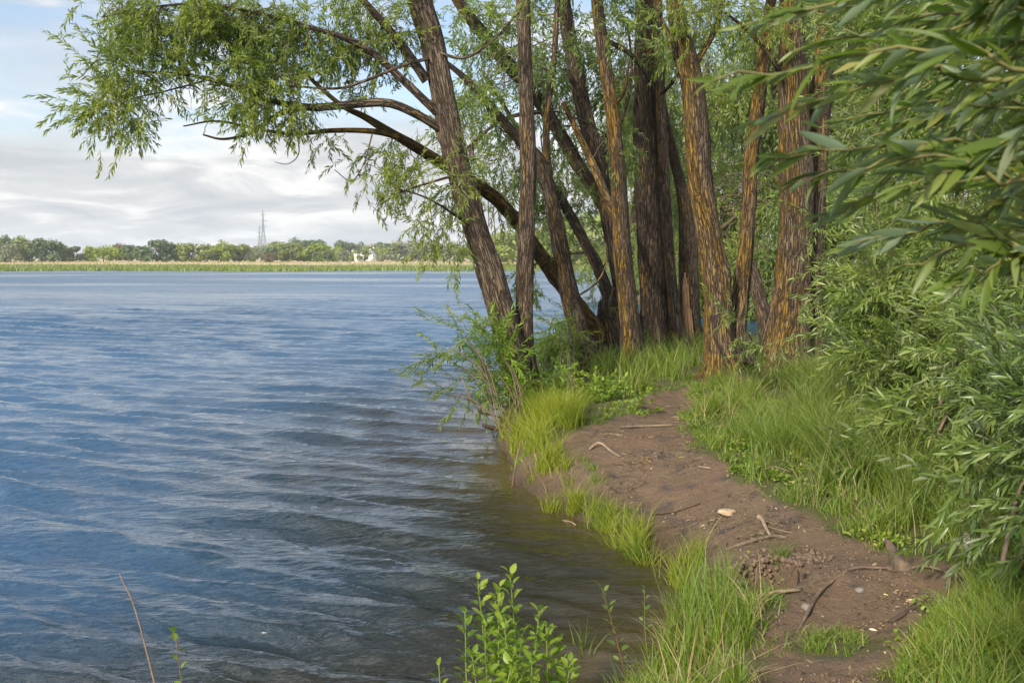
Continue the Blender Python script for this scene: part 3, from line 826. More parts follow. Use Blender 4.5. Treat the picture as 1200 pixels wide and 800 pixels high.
build_tree('upright willow trunk with a vivid orange lichen patch, rooted in the grass tuft', 'bark_lichen',
           [[(743, 432, 14.4, 34), (741, 405, 14.4, 28), (736, 355, 14.4, 26), (729, 285, 14.4, 24), (724, 200, 14.4, 20), (717, 133, 14.4, 18), (708, 67, 14.4, 17), (700, 5, 14.4, 16), (690, -120, 14.4, 11), (680, -300, 14.4, 5)]],
           [[(728, 270, 14.45, 13), (717, 245, 14.7, 12), (700, 205, 15, 12), (684, 170, 15.2, 10), (660, 120, 15.4, 6)],
            [(722, 122, 14.4, 5), (732, 105, 14.2, 4), (737, 70, 14, 3)], [(712, 48, 14.4, 7), (740, 65, 14.6, 6), (765, 100, 14.9, 4)]],
           [(720, 20, 14.6, 44, 40, 76), (740, 180, 14.9, 12, 36, 15), (720, -60, 14.6, 80, 50, 60), (700, 70, 14.7, 30, 36, 34)], seed=8, **MID)
build_tree('thick dark deeply furrowed willow trunk between the lichened trunk and a thin stem', 'bark_dark',
           [[(769, 420, 16.4, 40), (768, 392, 16.4, 33), (765, 330, 16.4, 33), (759, 230, 16.4, 31), (757, 133, 16.4, 28), (756, 60, 16.4, 26), (756, -5, 16.4, 24), (752, -130, 16.4, 16), (745, -320, 16.4, 7)]],
           [[(765, 120, 16.3, 6), (785, 100, 16, 5), (800, 75, 15.8, 4), (815, 40, 15.6, 3)], [(768, 55, 16.3, 5), (772, 38, 16, 4), (766, 10, 15.8, 3)]],
           [(800, 30, 15.6, 40, 36, 76), (770, -40, 16, 70, 40, 60), (740, 60, 17.2, 24, 40, 30)], seed=9, ws=.95, **MID)
build_tree('thin straight brown stem close beside the dark furrowed trunk', 'bark_some',
           [[(797, 415, 16.2, 20), (792, 385, 16.2, 15), (786, 320, 16.2, 13), (780, 230, 16.2, 12.5), (775, 133, 16.2, 12), (772, 50, 16.2, 11.5), (770, -20, 16.2, 10), (765, -150, 16.2, 7), (760, -300, 16.2, 3)]],
           [], [(770, -60, 16.2, 50, 50, 40), (790, 80, 16.8, 14, 40, 15)], seed=10, ws=.95, **MID)
broken = build_tree('willow trunk split open at its foot, showing pale rotten wood', 'bark_some',
           [[(808, 415, 16.8, 34), (807, 385, 16.8, 28), (807, 330, 16.8, 26), (805, 270, 16.8, 22), (799, 225, 16.8, 16), (790, 185, 16.9, 13), (780, 140, 17, 11), (768, 80, 17.2, 9), (760, 0, 17.4, 7), (755, -120, 17.6, 4)]],
           [], [(780, 60, 18, 40, 60, 76), (740, 120, 18, 30, 70, 83), (800, 160, 18, 20, 50, 45), (790, 250, 19, 40, 40, 50), (830, 200, 19.5, 40, 60, 60), (740, 220, 18.4, 26, 40, 38)], seed=12, **MID)
# the torn wood face, a jagged slab on the near side of the split trunk
rb = Buf()
rg = np.random.default_rng(5)
for k in range(7):
    a = P3(801 + k * 1.9, 404, 16.52 - .015 * (k % 3)); bt = P3(799.5 + k * 1.6, 300 + abs(k - 2.4) * 13 + rg.uniform(0, 22), 16.56 - .02 * (k % 2))
    C = catmull([a, (a + bt) / 2 + rg.normal(0, .012, 3), bt], 12)
    tube(rb, C, np.linspace(.045, .014, 12) * rg.uniform(.7, 1.2), 6, .5, k)
part('rotten_wood', rb.mesh('rotten wood', M['rot'], False), broken)

build_tree('forked willow beside the path with pale worn foot and two lichened stems', 'bark_lichen',
           [[(847, 448, 12.3, 48), (846, 425, 12.3, 37), (842, 390, 12.3, 33), (841, 350, 12.3, 32), (833, 290, 12.3, 32), (825, 240, 12.3, 31), (819, 200, 12.3, 31), (815, 133, 12.3, 29), (809, 83, 12.3, 26), (798, 40, 12.3, 22), (788, -10, 12.3, 18), (770, -140, 12.3, 12), (750, -300, 12.3, 5)],
            [(858, 425, 12.45, 34), (861, 395, 12.5, 24), (868, 350, 12.6, 21), (873, 300, 12.6, 19), (878, 230, 12.7, 18), (881, 180, 12.7, 17.5), (889, 120, 12.8, 16), (897, 55, 12.8, 14), (905, -10, 12.9, 12), (925, -150, 13, 8), (950, -300, 13, 4)]],
           [[(806, 98, 12.3, 9), (796, 80, 12.3, 8), (785, 45, 12.2, 6), (770, 10, 12.1, 4)], [(815, 75, 12.3, 8), (840, 30, 12.4, 7), (852, -30, 12.5, 5)]],
           [(800, 10, 12.2, 50, 34, 64), (845, 25, 12.4, 36, 40, 44), (795, 55, 12.0, 22, 16, 14), (850, -50, 12.5, 90, 40, 70), (790, -150, 12.4, 110, 60, 60), (895, 80, 13, 20, 60, 18), (855, 110, 13, 20, 40, 16), (850, 60, 13.4, 40, 50, 60)],
           seed=13, leafm='leaf_willow', droop=0.25, ws=.93)
build_tree('broad old willow trunk with orange lichen stripe beside the sallow bushes', 'bark_lichen',
           [[(924, 452, 12.4, 66), (922, 420, 12.4, 52), (927, 370, 12.4, 46), (929, 320, 12.4, 43), (932, 270, 12.4, 42), (933, 200, 12.4, 40), (930, 150, 12.4, 36), (929, 100, 12.4, 34), (928, 40, 12.4, 30), (925, -20, 12.4, 26), (918, -150, 12.4, 18), (910, -320, 12.4, 8)],
            [(948, 452, 12.7, 50), (945, 420, 12.7, 42), (946, 370, 12.7, 36), (948, 310, 12.7, 32), (953, 240, 12.7, 30), (958, 170, 12.8, 27), (964, 90, 12.8, 24), (970, 0, 12.9, 20), (980, -150, 13, 12)]],
           [[(925, 110, 12.4, 9), (908, 75, 12.2, 7), (880, 40, 12, 5), (850, 15, 11.8, 3)]],
           [(900, 10, 12, 50, 40, 50), (960, 20, 12.6, 50, 60, 50), (900, -80, 12.2, 100, 60, 70), (990, 100, 13, 36, 60, 40), (1010, -80, 13, 80, 70, 60)], seed=14, leafm='leaf_willow', droop=0.25, ws=.95)

# ------------------------------------------------------------------ stumps and logs by the trees
def rough_log(name, label, cat, pts, mat='bark_dark', spikes=0, seed=1, parent=None):
    C, rr = stem_from(pts, 18)
    b = Buf(); tube(b, C, rr, 18, .35, seed)
    rg = np.random.default_rng(seed)
    root = thing(name, label, cat, C[0])
    part('trunk' if name == 'stump' else 'log_body', b.mesh(name, M[mat], True, 'bk'), root)
    for k in range(spikes):
        s = C[-3] + rg.normal(0, rr[-3] * .5, 3)
        e = s + np.array([rg.normal(0, .10), rg.normal(0, .1), rg.uniform(.12, .42)])
        sb = Buf(); tube(sb, catmull([s, (s + e) / 2 + rg.normal(0, .02, 3), e], 7), np.linspace(.035, .006, 7), 6, .4, seed + k)
        part('splinter', sb.mesh('splinter', M['stick_dark'], False), root)
    return root


rough_log('stump', 'dark broken stump with ragged splinters at the foot of the slanting willow', 'stump',
          [(712, 418, 15.2, 34), (711, 395, 15.2, 26), (708, 372, 15.2, 20), (706, 356, 15.2, 13)], 'bark_dark', 6, 21)
rough_log('stump', 'short grey stump behind the forked willow beside the water channel', 'stump',
          [(823, 418, 17.5, 26), (823, 403, 17.5, 22), (824, 388, 17.5, 17)], 'bark', 2, 22)
rough_log('fallen_log', 'leaning dead log between the forked willow and the broad old trunk', 'log',
          [(902, 405, 16, 22), (893, 362, 16, 18), (884, 325, 16.2, 15), (876, 300, 16.4, 10)], 'bark', 0, 23)

# ------------------------------------------------------------------ bushes
def build_bush(label, base_px, clusters, kind, leafm, seed, name='willow_bush', cat='bush', n_stem=5, per=8, jit=.2, droop=.05, pull=(0, 0, 0), twig='twig', twig_r=.007, cl_abs=False):
    rng = np.random.default_rng(seed)
    base = np.array(base_px, float) if len(base_px) == 3 else gpt(*base_px)
    base[2] = gz(base[0], base[1])
    root = thing(name, label, cat, base)
    cs = [c if cl_abs else cl(*c) for c in clusters]
    sb = Buf(); pts = []
    for k in range(n_stem):
        c = cs[rng.integers(0, len(cs))][0]
        s = base + np.array([rng.normal(0, .12), rng.normal(0, .12), -.03])
        e = s + (c - s) * .95
        mid = (s + e) / 2 + np.array([0, 0, .18 * np.linalg.norm(e - s)])
        C = catmull([s, mid, e], 14)
        tube(sb, C, np.linspace(twig_r * 2.2, twig_r * .7, 14), 5)
        pts.append(C[3:])
    lb = Buf()
    clusters_to_crown(np.vstack(pts), cs, kind, rng, lb, lb, per=per, droop=droop, twig_r=twig_r * .6, jit=jit, pull=pull)
    part('stems', sb.mesh('stems', M[twig], True), root)
    part('foliage', lb.mesh('foliage', [M[leafm], M[twig]]), root)
    return root


build_bush('tall pale green sallow bush crowding the broad old trunk', (3.3, 8.9, 0),
           [(1025, 330, 8.6, 36, 50, 120), (1040, 410, 8.2, 40, 50, 135), (1080, 290, 8.8, 60, 60, 165), (1100, 370, 8.2, 60, 60, 195), (1060, 470, 7.8, 44, 50, 135), (1130, 440, 7.8, 60, 60, 180), (1070, 210, 9.2, 60, 60, 135), (1140, 230, 9.2, 70, 70, 165), (1160, 330, 8.8, 70, 70, 180), (1060, 110, 9.6, 60, 60, 165), (1140, 130, 9.6, 60, 60, 180), (1110, 20, 9.8, 70, 60, 165), (1200, 60, 9.6, 60, 80, 165), (1200, 210, 9.0, 50, 70, 150), (1030, 20, 9.8, 50, 50, 105)],
           'bush', 'leaf_bush', 31, n_stem=9, pull=(-.2, -.2, .1))
build_bush('drooping sallow bush overhanging the tall grass beside the path', (2.65, 6.4, 0),
           [(1090, 520, 6.5, 40, 44, 105), (1135, 560, 6.2, 44, 50, 135), (1125, 480, 6.4, 50, 50, 135), (1170, 420, 6.4, 56, 56, 135), (1200, 320, 6.6, 60, 60, 120), (1210, 480, 6.0, 50, 60, 120), (1160, 620, 5.6, 26, 26, 45)],
           'bush', 'leaf_bush', 32, n_stem=8, pull=(-.3, -.1, 0))
build_bush('dark glossy leaved sallow bush leaning over the path edge', (2.3, 4.2, 0),
           [(1243, 430, 4.5, 44, 44, 60), (1218, 520, 4.5, 50, 50, 84), (1263, 560, 4.2, 50, 60, 90), (1203, 600, 4.5, 36, 40, 54), (1263, 640, 4.1, 36, 40, 54), (1293, 470, 4.2, 50, 70, 75), (1228, 660, 4.4, 22, 20, 15)],
           'bushnear', 'leaf_dark', 33, n_stem=7, per=7, jit=.16, pull=(-.22, -.15, .0))
build_bush('young pale willow shoots in front of the forked willow and broad trunk', (885, 452),
           [(868, 375, 11.2, 14, 16, 8), (885, 405, 11.2, 24, 18, 16), (920, 415, 11.0, 28, 24, 14), (845, 365, 11.3, 8, 8, 3), (960, 340, 11, 20, 40, 24), (950, 270, 11.2, 14, 30, 10)],
           'shoot', 'leaf_bush', 34, n_stem=6, per=5, jit=.08, twig_r=.0035)
build_bush('bright lime willow shoots sprouting from the foot of the twin stemmed willow', (607, 508),
           [(588, 415, 10.5, 24, 26, 60), (600, 452, 10.4, 28, 22, 80), (568, 430, 10.5, 22, 22, 54), (634, 440, 10.5, 16, 26, 36), (610, 482, 10.4, 26, 14, 50), (578, 392, 10.6, 14, 18, 26), (642, 478, 10.6, 18, 16, 40)],
           'shoot', 'leaf_lime', 35, n_stem=10, per=6, jit=.1, droop=-.35, twig_r=.0028)
build_bush('low leafy branch trailing out over the water from the twin stemmed willow', (598, 500),
           [(500, 435, 10.2, 22, 20, 10), (520, 400, 10.3, 24, 18, 10), (545, 390, 10.4, 24, 22, 14), (535, 425, 10.3, 24, 16, 10), (550, 460, 10.2, 24, 14, 8), (490, 465, 10.2, 12, 12, 4), (530, 475, 10.2, 20, 8, 3)],
           'shoot', 'leaf_willow', 36, n_stem=9, per=4, jit=.1, twig_r=.0035)
build_bush('rounded green bush between the twin stemmed willow and the bent trunk', (662, 460),
           [(655, 395, 13.6, 18, 20, 90), (655, 420, 13.5, 20, 18, 90), (668, 440, 13.3, 18, 16, 70), (640, 415, 13.6, 12, 20, 50), (660, 378, 13.7, 10, 8, 24), (672, 405, 13.8, 10, 20, 40)],
           'shoot', 'leaf_weed', 37, n_stem=6, per=6, jit=.12, twig_r=.0035)
build_bush('dense nettle like green plants beneath the bent trunk by the path end', (675, 490),
           [(660, 475, 11.0, 22, 14, 130), (692, 478, 10.6, 20, 12, 130), (650, 458, 11.4, 16, 18, 90), (712, 476, 10.8, 14, 8, 70), (680, 460, 11.6, 18, 14, 90), (738, 486, 10.0, 16, 5, 50)],
           'weed', 'leaf_weed', 38, name='green_herb', cat='plant', n_stem=8, per=6, jit=.1, droop=-.3, twig_r=.002)
build_bush('fine twiggy willow growing behind the slanting lichened trunk over the water', (705, 425),
           [(650, 390, 15.6, 20, 16, 6), (690, 330, 15.6, 16, 30, 8), (700, 370, 15.6, 14, 24, 8), (640, 350, 15.6, 20, 24, 6), (665, 380, 15.6, 16, 20, 0), (690, 385, 15.6, 16, 16, 0)],
           'shoot', 'leaf_willow', 39, n_stem=9, per=3, jit=.12, twig_r=.0035)

# near shrub reaching in from beside the camera
def near_shrub():
    rng = np.random.default_rng(44)
    base = np.array([1.75, 1.15, 0.0]); base[2] = gz(base[0], base[1])
    root = thing('willow_shrub', 'blurred willow shrub closest to the viewer with long blue green leaves', 'bush', base)
    tb, lb = Buf(), Buf()
    trunk = catmull([base, base + [0.02, .05, .9], base + [-.10, .12, 1.7], base + [-.2, .1, 2.6]], 20)
    sb = Buf(); tube(sb, trunk, np.linspace(.035, .014, 20), 10, .15, 3)
    part('trunk', sb.mesh('trunk', M['twig'], True), root)
    shoots = [(870, 30, 1.25, -20), (835, 95, 1.15, 60), (865, 150, 1.20, 110), (900, 185, 1.25, 190), (930, 215, 1.3, 215), (960, 250, 1.35, 240),
              (1000, 285, 1.35, 265), (1060, 310, 1.3, 285), (1120, 335, 1.25, 300), (900, -30, 1.3, -90), (980, 100, 1.5, 60), (1020, 160, 1.5, 120),
              (1040, 40, 1.6, 0), (1090, 210, 1.55, 150), (1110, 110, 1.45, 40), (1150, 260, 1.5, 200), (930, 60, 1.45, 20), (980, 10, 1.4, -50), (1080, 70, 1.3, 20), (1160, 180, 1.2, 120),
              (1050, 220, 1.2, 180), (960, 150, 1.6, 110), (1130, 20, 1.3, -60), (1010, 70, 1.25, 10), (1180, 310, 1.4, 240), (1070, 120, 1.7, 60), (1100, 270, 1.65, 210), (940, 0, 1.6, -60)]
    shoots += [(rng.uniform(960, 1190), rng.uniform(-60, 300), rng.uniform(1.65, 2.4), rng.uniform(-120, 240)) for _ in range(26)]
    for tx, ty, Y, ry in shoots:
        tip = P3(tx, ty, Y); start = P3(1290 + rng.uniform(-20, 60), ry + rng.uniform(-30, 30), Y + rng.uniform(-.1, .25))
        a = trunk[int(np.argmin(np.linalg.norm(trunk - start, axis=1)))]
        C = catmull([a, start, (start + tip) / 2 + np.array([0, 0, .03]), tip], 22)
        C[2:-1] += rng.normal(0, .004, (19, 3))
        tube(tb, C, np.linspace(.0055, .0012, 22), 5)
        n = 46
        u = np.linspace(.30, 1.0, n) + rng.normal(0, .008, n)
        u = np.clip(u, 0, 1)
        g = np.linspace(0, 1, 22)
        pos = np.stack([np.interp(u, g, C[:, i]) for i in range(3)], 1)
        tan = np.stack([np.interp(u, g, np.gradient(C[:, i])) for i in range(3)], 1); tan /= np.linalg.norm(tan, axis=1)[:, None]
        ang = np.arange(n) * 2.45 + rng.uniform(0, 6)
        y = np.cross(tan, [0, 0, 1.0]); y /= np.linalg.norm(y, axis=1)[:, None]; z = np.cross(tan, y)
        side = y * np.cos(ang)[:, None] + z * np.sin(ang)[:, None]
        d = tan + side * rng.uniform(.35, .8, n)[:, None] * (1 - .5 * u ** 4)[:, None] + np.array([-.1, 0, -.12])
        lV, lF = leaf_template(2, 0.088)
        lV = lV * np.array([1, 1, rng.uniform(.4, 1.4)])
        sc = .064 * rng.uniform(.5, 1.3, n) * np.where(u > .93, .6, 1)
        d = d + rng.normal(0, .22, d.shape)
        place(lb, lV, lF, frame_from(d, rng.normal(0, .9, n)), pos, sc)
    part('branches', tb.mesh('branches', M['stem_olive'], True), root)
    part('leaves', lb.mesh('leaves', M['leaf_near'], True), root)


near_shrub()

# ------------------------------------------------------------------ grass
def blades(buf, x, y, z, h, w, lean, rng, bend=.55, segs=4, dirx=None):
    n = len(x)
    az = rng.uniform(0, 6.283, n) if dirx is None else dirx + rng.normal(0, .7, n)
    fac = rng.uniform(0, 6.283, n)
    L = h * lean * rng.uniform(.3, 1.5, n)
    dx, dy = np.cos(az) * L, np.sin(az) * L
    wx, wy = np.cos(fac) * w, np.sin(fac) * w
    rows = []
    b = bend * rng.uniform(.4, 1.5, n)
    for k in range(segs + 1):
        t = k / segs
        cx = x + dx * t ** 1.8 * (1 + .6 * b * t); cy = y + dy * t ** 1.8 * (1 + .6 * b * t)
        cz = z + h * (t - .28 * b * t ** 3)
        ww = (1 - t ** 1.6)
        if k < segs:
            rows.append(np.stack([cx - wx * ww, cy - wy * ww, cz], 1)); rows.append(np.stack([cx + wx * ww, cy + wy * ww, cz], 1))
        else:
            rows.append(np.stack([cx, cy, cz], 1))
    V = np.stack(rows, 1); k = V.shape[1]
    F4 = np.array([[2 * i, 2 * i + 1, 2 * i + 3, 2 * i + 2] for i in range(segs - 1)]); F3 = np.array([[2 * segs - 2, 2 * segs - 1, 2 * segs]])
    off = (np.arange(n) * k)[:, None, None]
    buf.add(V.reshape(-1, 3), [(F3[None] + off).reshape(-1, 3), (F4[None] + off).reshape(-1, 4)])


def world_poly(pts):
    return np.array([gpt(a, b)[:2] if b < 800 else PG(a, b, .33)[:2] for a, b in pts])


def scatter(poly, n, rng, clump=0.0, cr=.10):
    lo, hi = poly.min(0), poly.max(0)
    out = np.zeros((0, 2))
    while len(out) < n:
        p = rng.uniform(lo, hi, (n * 2, 2))
        if clump:
            c = rng.uniform(lo, hi, (max(4, int(n * clump)), 2))
            p = c[rng.integers(0, len(c), n * 2)] + rng.normal(0, cr, (n * 2, 2)) * rng.uniform(.3, 1, (n * 2, 1))
        p = p[poly_sd(poly, p[:, 0], p[:, 1]) > 0]
        out = np.vstack([out, p])
    return out[:n]


def grass(label, poly_px, n, h0, h1, w, mat, seed, lean=.45, clump=.02, cr=.09, avoid=True, water=False, extra=None, name='grass', edge=None):
    rng = np.random.default_rng(seed)
    P = world_poly(poly_px) if not isinstance(poly_px, np.ndarray) else poly_px
    p = scatter(P, n, rng, clump, cr)
    x, y = p[:, 0], p[:, 1]
    pm = path_mask(x, y); z = H(x, y)
    keep = np.ones(len(x), bool)
    if avoid:
        keep &= pm < rng.uniform(-.04, .05, len(x))
    if not water:
        keep &= z > .01
    keep &= np.hypot((x - COVE[0]) * .85, (y - COVE[1]) * 1.4) > .24
    x, y, z, pm = x[keep], y[keep], z[keep], pm[keep]
    h = rng.uniform(h0, h1, len(x)) * (0.75 + .6 * np.clip(.5 + fbm(x * 1.6, y * 1.6, seed, 2), 0, 1))
    if edge:
        h *= np.clip(.22 + (-pm) / edge, .22, 1)
    b = Buf()
    blades(b, x, y, z - .01, h, w * rng.uniform(.6, 1.3, len(x)), lean, rng)
    me = b.mesh(name, M[mat])
    return obj(name, me, kind='stuff', label=label)


VERGE = [(800, 462), (822, 520), (856, 552), (905, 580), (955, 605), (1020, 640), (1090, 655), (1150, 690), (1230, 700), (1230, 560), (1080, 520), (1010, 460), (975, 438), (900, 432), (840, 444)]
grass('tall soft green grass on the verge between the path and the sallow bushes', VERGE, 15000, .16, .44, .0032, 'grass', 51, .6, .010, .09, edge=.75)
grass('cool green long grass below the drooping sallow bush', [(960, 450), (930, 500), (960, 560), (1020, 600), (1080, 620), (1110, 560), (1060, 500), (1000, 455)], 6500, .30, .58, .004, 'grass_cool', 52, .55, .02, .09)
grass('short turf along the path edges', [(560, 620), (600, 470), (700, 440), (850, 440), (1100, 560), (1240, 700), (1240, 840), (860, 840), (720, 790), (840, 690)], 26000, .025, .085, .0030, 'grass', 53, .7, .015, .08)
grass('sunlit fresh grass beside the path in the near corner', [(1052, 800), (1062, 748), (1100, 716), (1150, 704), (1230, 690), (1260, 860), (1040, 870)], 6500, .12, .30, .0032, 'grass', 54, .5, .02, .07, edge=.3)
grass('yellow green grass tuft on the bank below the twin stemmed willow', [(588, 500), (588, 555), (604, 578), (640, 590), (672, 575), (664, 545), (655, 515), (690, 496), (680, 480), (620, 482)], 3600, .10, .36, .0033, 'grass_yellow', 55, .6, .012, .07, avoid=False)
grass('lush grass around the trunks on the point', [(690, 450), (720, 470), (770, 462), (805, 452), (835, 446), (850, 430), (830, 405), (780, 402), (700, 415)], 7000, .22, .48, .005, 'grass', 56, .45, .03, .12, avoid=False)
grass('grass at the feet of the forked willow and the broad trunk', [(830, 452), (900, 462), (980, 455), (960, 420), (880, 415), (840, 430)], 3500, .2, .45, .005, 'grass_cool', 57, .5, .03, .12)
grass('thin sedge tufts standing in the shallows by the path', [(626, 600), (660, 625), (700, 648), (745, 672), (800, 700), (850, 690), (832, 660), (790, 640), (740, 622), (700, 600), (660, 590)], 1700, .08, .30, .0030, 'grass_yellow', 58, .5, .016, .05, avoid=False, water=True)
grass('rank shore grass between the path and the murky water', [(725, 800), (748, 750), (785, 715), (815, 690), (850, 682), (872, 700), (885, 735), (868, 790), (880, 870), (705, 870)], 2600, .10, .25, .0032, 'grass', 59, .38, .03, .06, avoid=False)
grass('dry straw mixed into the shore grass', [(750, 790), (790, 720), (850, 690), (905, 720), (905, 800), (780, 860)], 420, .06, .24, .0026, 'grass_dry', 60, .8, .05, .1, avoid=False)
grass('tall thin sedge blades rising from the shore grass', [(735, 790), (775, 725), (820, 690), (858, 690), (850, 740), (830, 800)], 620, .22, .50, .0034, 'grass', 66, .22, .08, .06, avoid=False)
grass('straw stalks standing in the verge', VERGE, 260, .2, .42, .0025, 'grass_dry', 61, .5, .1, .2)
grass('thin patch of turf on the trodden earth', [(940, 765), (950, 738), (1000, 738), (1020, 755), (990, 770)], 500, .02, .06, .0025, 'grass', 62, .8, .05, .05, avoid=False)
grass('grass along the near bank below the viewer', np.array([(-4, 0.5), (-1.5, 2.2), (-.3, 3.2), (.4, 3.7), (.9, 3.6), (1.0, 1), (3, 1), (3, -2), (-4, -2)], float), 5000, .06, .2, .004, 'grass', 63, .5, .02, .1)
grass('grass on the far side of the channel', np.array([(5.2, 33.5), (7.5, 30.3), (11, 28.3), (14, 30), (8, 34)], float), 2500, .4, .9, .012, 'grass', 64, .5, .03, .3, avoid=False)

def ground_cover():
    rng = np.random.default_rng(77)
    P = world_poly([(690, 500), (745, 468), (800, 452), (850, 452), (920, 470), (1000, 560), (1110, 660), (1130, 720), (1060, 800), (1040, 860), (1010, 860), (1060, 720), (1080, 660), (950, 610), (840, 560), (800, 490), (740, 500), (690, 520)])
    p = scatter(P, 3800, rng, .02, .09)
    pm = path_mask(p[:, 0], p[:, 1]); k = (pm < rng.uniform(-.10, .05, len(p))) & (pm > -.9); p = p[k]
    z = H(p[:, 0], p[:, 1]); n = len(p)
    b = Buf(); V, F = leaf_template(1, .3)
    for q in range(3):
        d = np.column_stack([rng.normal(0, 1, (n, 2)), rng.uniform(.1, .9, n)])
        place(b, V, F, frame_from(d, rng.normal(0, .5, n)), np.column_stack([p + rng.normal(0, .012, (n, 2)), z + rng.uniform(.005, .05, n)]), rng.uniform(.012, .034, n))
    obj('ground_cover', b.mesh('ground cover', M['grass']), kind='stuff', label='low broad leaved weeds along the footpath edges')


ground_cover()


def tuft(label, px, py, n, h0, h1, w, mat, seed, spread=.035, lean=.5, name='grass_tuft'):
    rng = np.random.default_rng(seed)
    c = gpt(px, py)
    x = c[0] + rng.normal(0, spread, n); y = c[1] + rng.normal(0, spread, n); z = np.maximum(H(x, y), -.1)
    b = Buf(); blades(b, x, y, z - .01, rng.uniform(h0, h1, n), w, lean, rng)
    me = b.mesh(name, M[mat])
    V = np.empty(len(me.vertices) * 3, np.float32); me.vertices.foreach_get('co', V)
    V = V.reshape(-1, 3) - c; me.vertices.foreach_set('co', V.ravel().astype(np.float32)); me.update()
    o = obj(name, me, label=label, category='grass tuft'); o.location = c
    return o


tuft('small spiky grass tuft alone on the bare earth above the washed out hollow', 916, 660, 70, .06, .16, .0026, 'grass_cool', 71, .025, .8)
tuft('dense fan shaped sedge tuft standing in the shallow water', 745, 668, 130, .16, .34, .0032, 'grass', 72, .035, .45)
tuft('tall stiff grass tuft rising highest from the shore grass', 845, 735, 90, .28, .56, .0036, 'grass', 73, .04, .25)
tuft('upright narrow sedge with few blades in the water beside the leafy weeds', 684, 806, 22, .22, .38, .0040, 'grass_cool', 74, .02, .25)
tuft('sparse sedge tuft at the water edge left of the pale stone', 700, 622, 40, .10, .24, .003, 'grass', 75, .05, .5)

# ------------------------------------------------------------------ weeds and saplings at the near edge
def ovate(w=.3):
    return leaf_template(1, w)


def weed(label, px_top, py_top, Y, base_dx, mat, seed, leaf=.034, n=34, name='leafy_weed', cat='plant', stem='stem_green', group=None, wl=.30, start=.12, r=.0035):
    rng = np.random.default_rng(seed)
    top = P3(px_top, py_top, Y)
    base = np.array([top[0] + base_dx, Y + .05, 0]); base[2] = gz(base[0], base[1]) - .02
    root = thing(name, label, cat, base, group)
    C = catmull([base, (base + top) / 2 + rng.normal(0, .012, 3), top], 16)
    sb = Buf(); tube(sb, C, np.linspace(r, r * .35, 16), 6)
    part('stem', sb.mesh('stem', M[stem], True), root)
    g = np.linspace(0, 1, 16)
    u = np.linspace(start, 1, n)
    pos = np.stack([np.interp(u, g, C[:, i]) for i in range(3)], 1)
    ang = np.arange(n) * 2.4
    d = np.stack([np.cos(ang), np.sin(ang), rng.uniform(.1, .9, n) + u ** 3 * .8], 1)
    lb = Buf()
    # short petiole offset so the leaves stand off the stem
    off = d / np.linalg.norm(d, axis=1)[:, None] * (leaf * .5) * (1 - .6 * u)[:, None]
    V, F = ovate(wl)
    sc = leaf * rng.uniform(.6, 1.25, n) * (1.1 - .45 * u)
    place(lb, V, F, frame_from(d, rng.normal(0, .4, n)), pos + off, sc)
    tb = sb
    pb = Buf()
    for i in range(n):
        tube(pb, np.array([pos[i], pos[i] + off[i] * .6, pos[i] + off[i] * 1.05]), [.0011, .0009, .0007], 3, cap=False)
    for vv, ff in zip(pb.V, [None] * len(pb.V)):
        pass
    lb.add(np.concatenate(pb.V), [np.concatenate(pb.F[k]) for k in sorted(pb.F)])
    part('leaves', lb.mesh('leaves', M[mat]), root)
    return root


WD = 'bright green weeds at the near water edge'
for i, (a, b, Y, dx, n, lab) in enumerate([
        (598, 672, 3.55, .03, 40, 'tallest bright leafy weed at the near water edge'),
        (560, 682, 3.5, .06, 36, 'bright leafy weed left next to the tallest weed, second in height'),
        (580, 700, 3.6, .05, 34, 'bright weed standing between the two tallest weeds'),
        (545, 718, 3.45, .05, 28, 'bright weed at the outer lake side of the tall weeds'),
        (632, 715, 3.6, -.02, 30, 'bright weed on the shore side of the tallest weed'),
        (652, 752, 3.5, -.03, 26, 'shorter bushy weed nearest the narrow sedge'),
        (612, 742, 3.4, .0, 26, 'short bushy weed in front of the tallest weed'),
        (578, 755, 3.4, .02, 26, 'low bushy weed in front of the second tallest weed'),
        (514, 776, 3.45, .05, 14, 'smallest separate weed just showing beside the tall weeds')        , (568, 725, 3.35, .03, 30, 'broad leaved weed in the thick of the cluster, below the second tallest'),
        (590, 728, 3.3, .02, 30, 'broad leaved weed in the thick of the cluster, below the tallest'),
        (623, 768, 3.3, .0, 26, 'low dense weed at the bottom edge under the shore side weed'),
        (600, 772, 3.25, .0, 26, 'low dense weed at the bottom edge under the tallest weed'),
        (553, 765, 3.3, .02, 26, 'low dense weed at the bottom edge under the outer weed'),
        (640, 735, 3.45, -.01, 28, 'middling weed between the shore side weed and the bushy one'),
        (668, 778, 3.35, -.02, 22, 'lowest weed beside the narrow sedge'),
        (584, 690, 3.5, .03, 34, 'slim weed just behind the gap of the two tallest weeds')]):
    weed(lab, a, b, Y, dx, 'leaf_weed', 80 + i, .058, int(n * 1.5), group=WD, r=.0042)
weed('young sapling with reddish stem and pale oval leaves over murky water', 706, 690, 4.0, .14, 'leaf_bush', 95, .055, 18, 'sapling', 'sapling', 'stem_red', None, .26, .3, .003)
weed('thin sprig with few oval leaves beside the shore grass', 755, 690, 4.2, .05, 'leaf_dark', 96, .045, 8, 'sapling', 'sapling', 'stem_green', None, .26, .6, .0022)
weed('small leafy sprig poking up alone above the lake at the bottom edge', 205, 742, 2.9, .05, 'leaf_weed', 97, .042, 16, 'sapling', 'sapling', 'stem_red', None, .36, .35, .003)


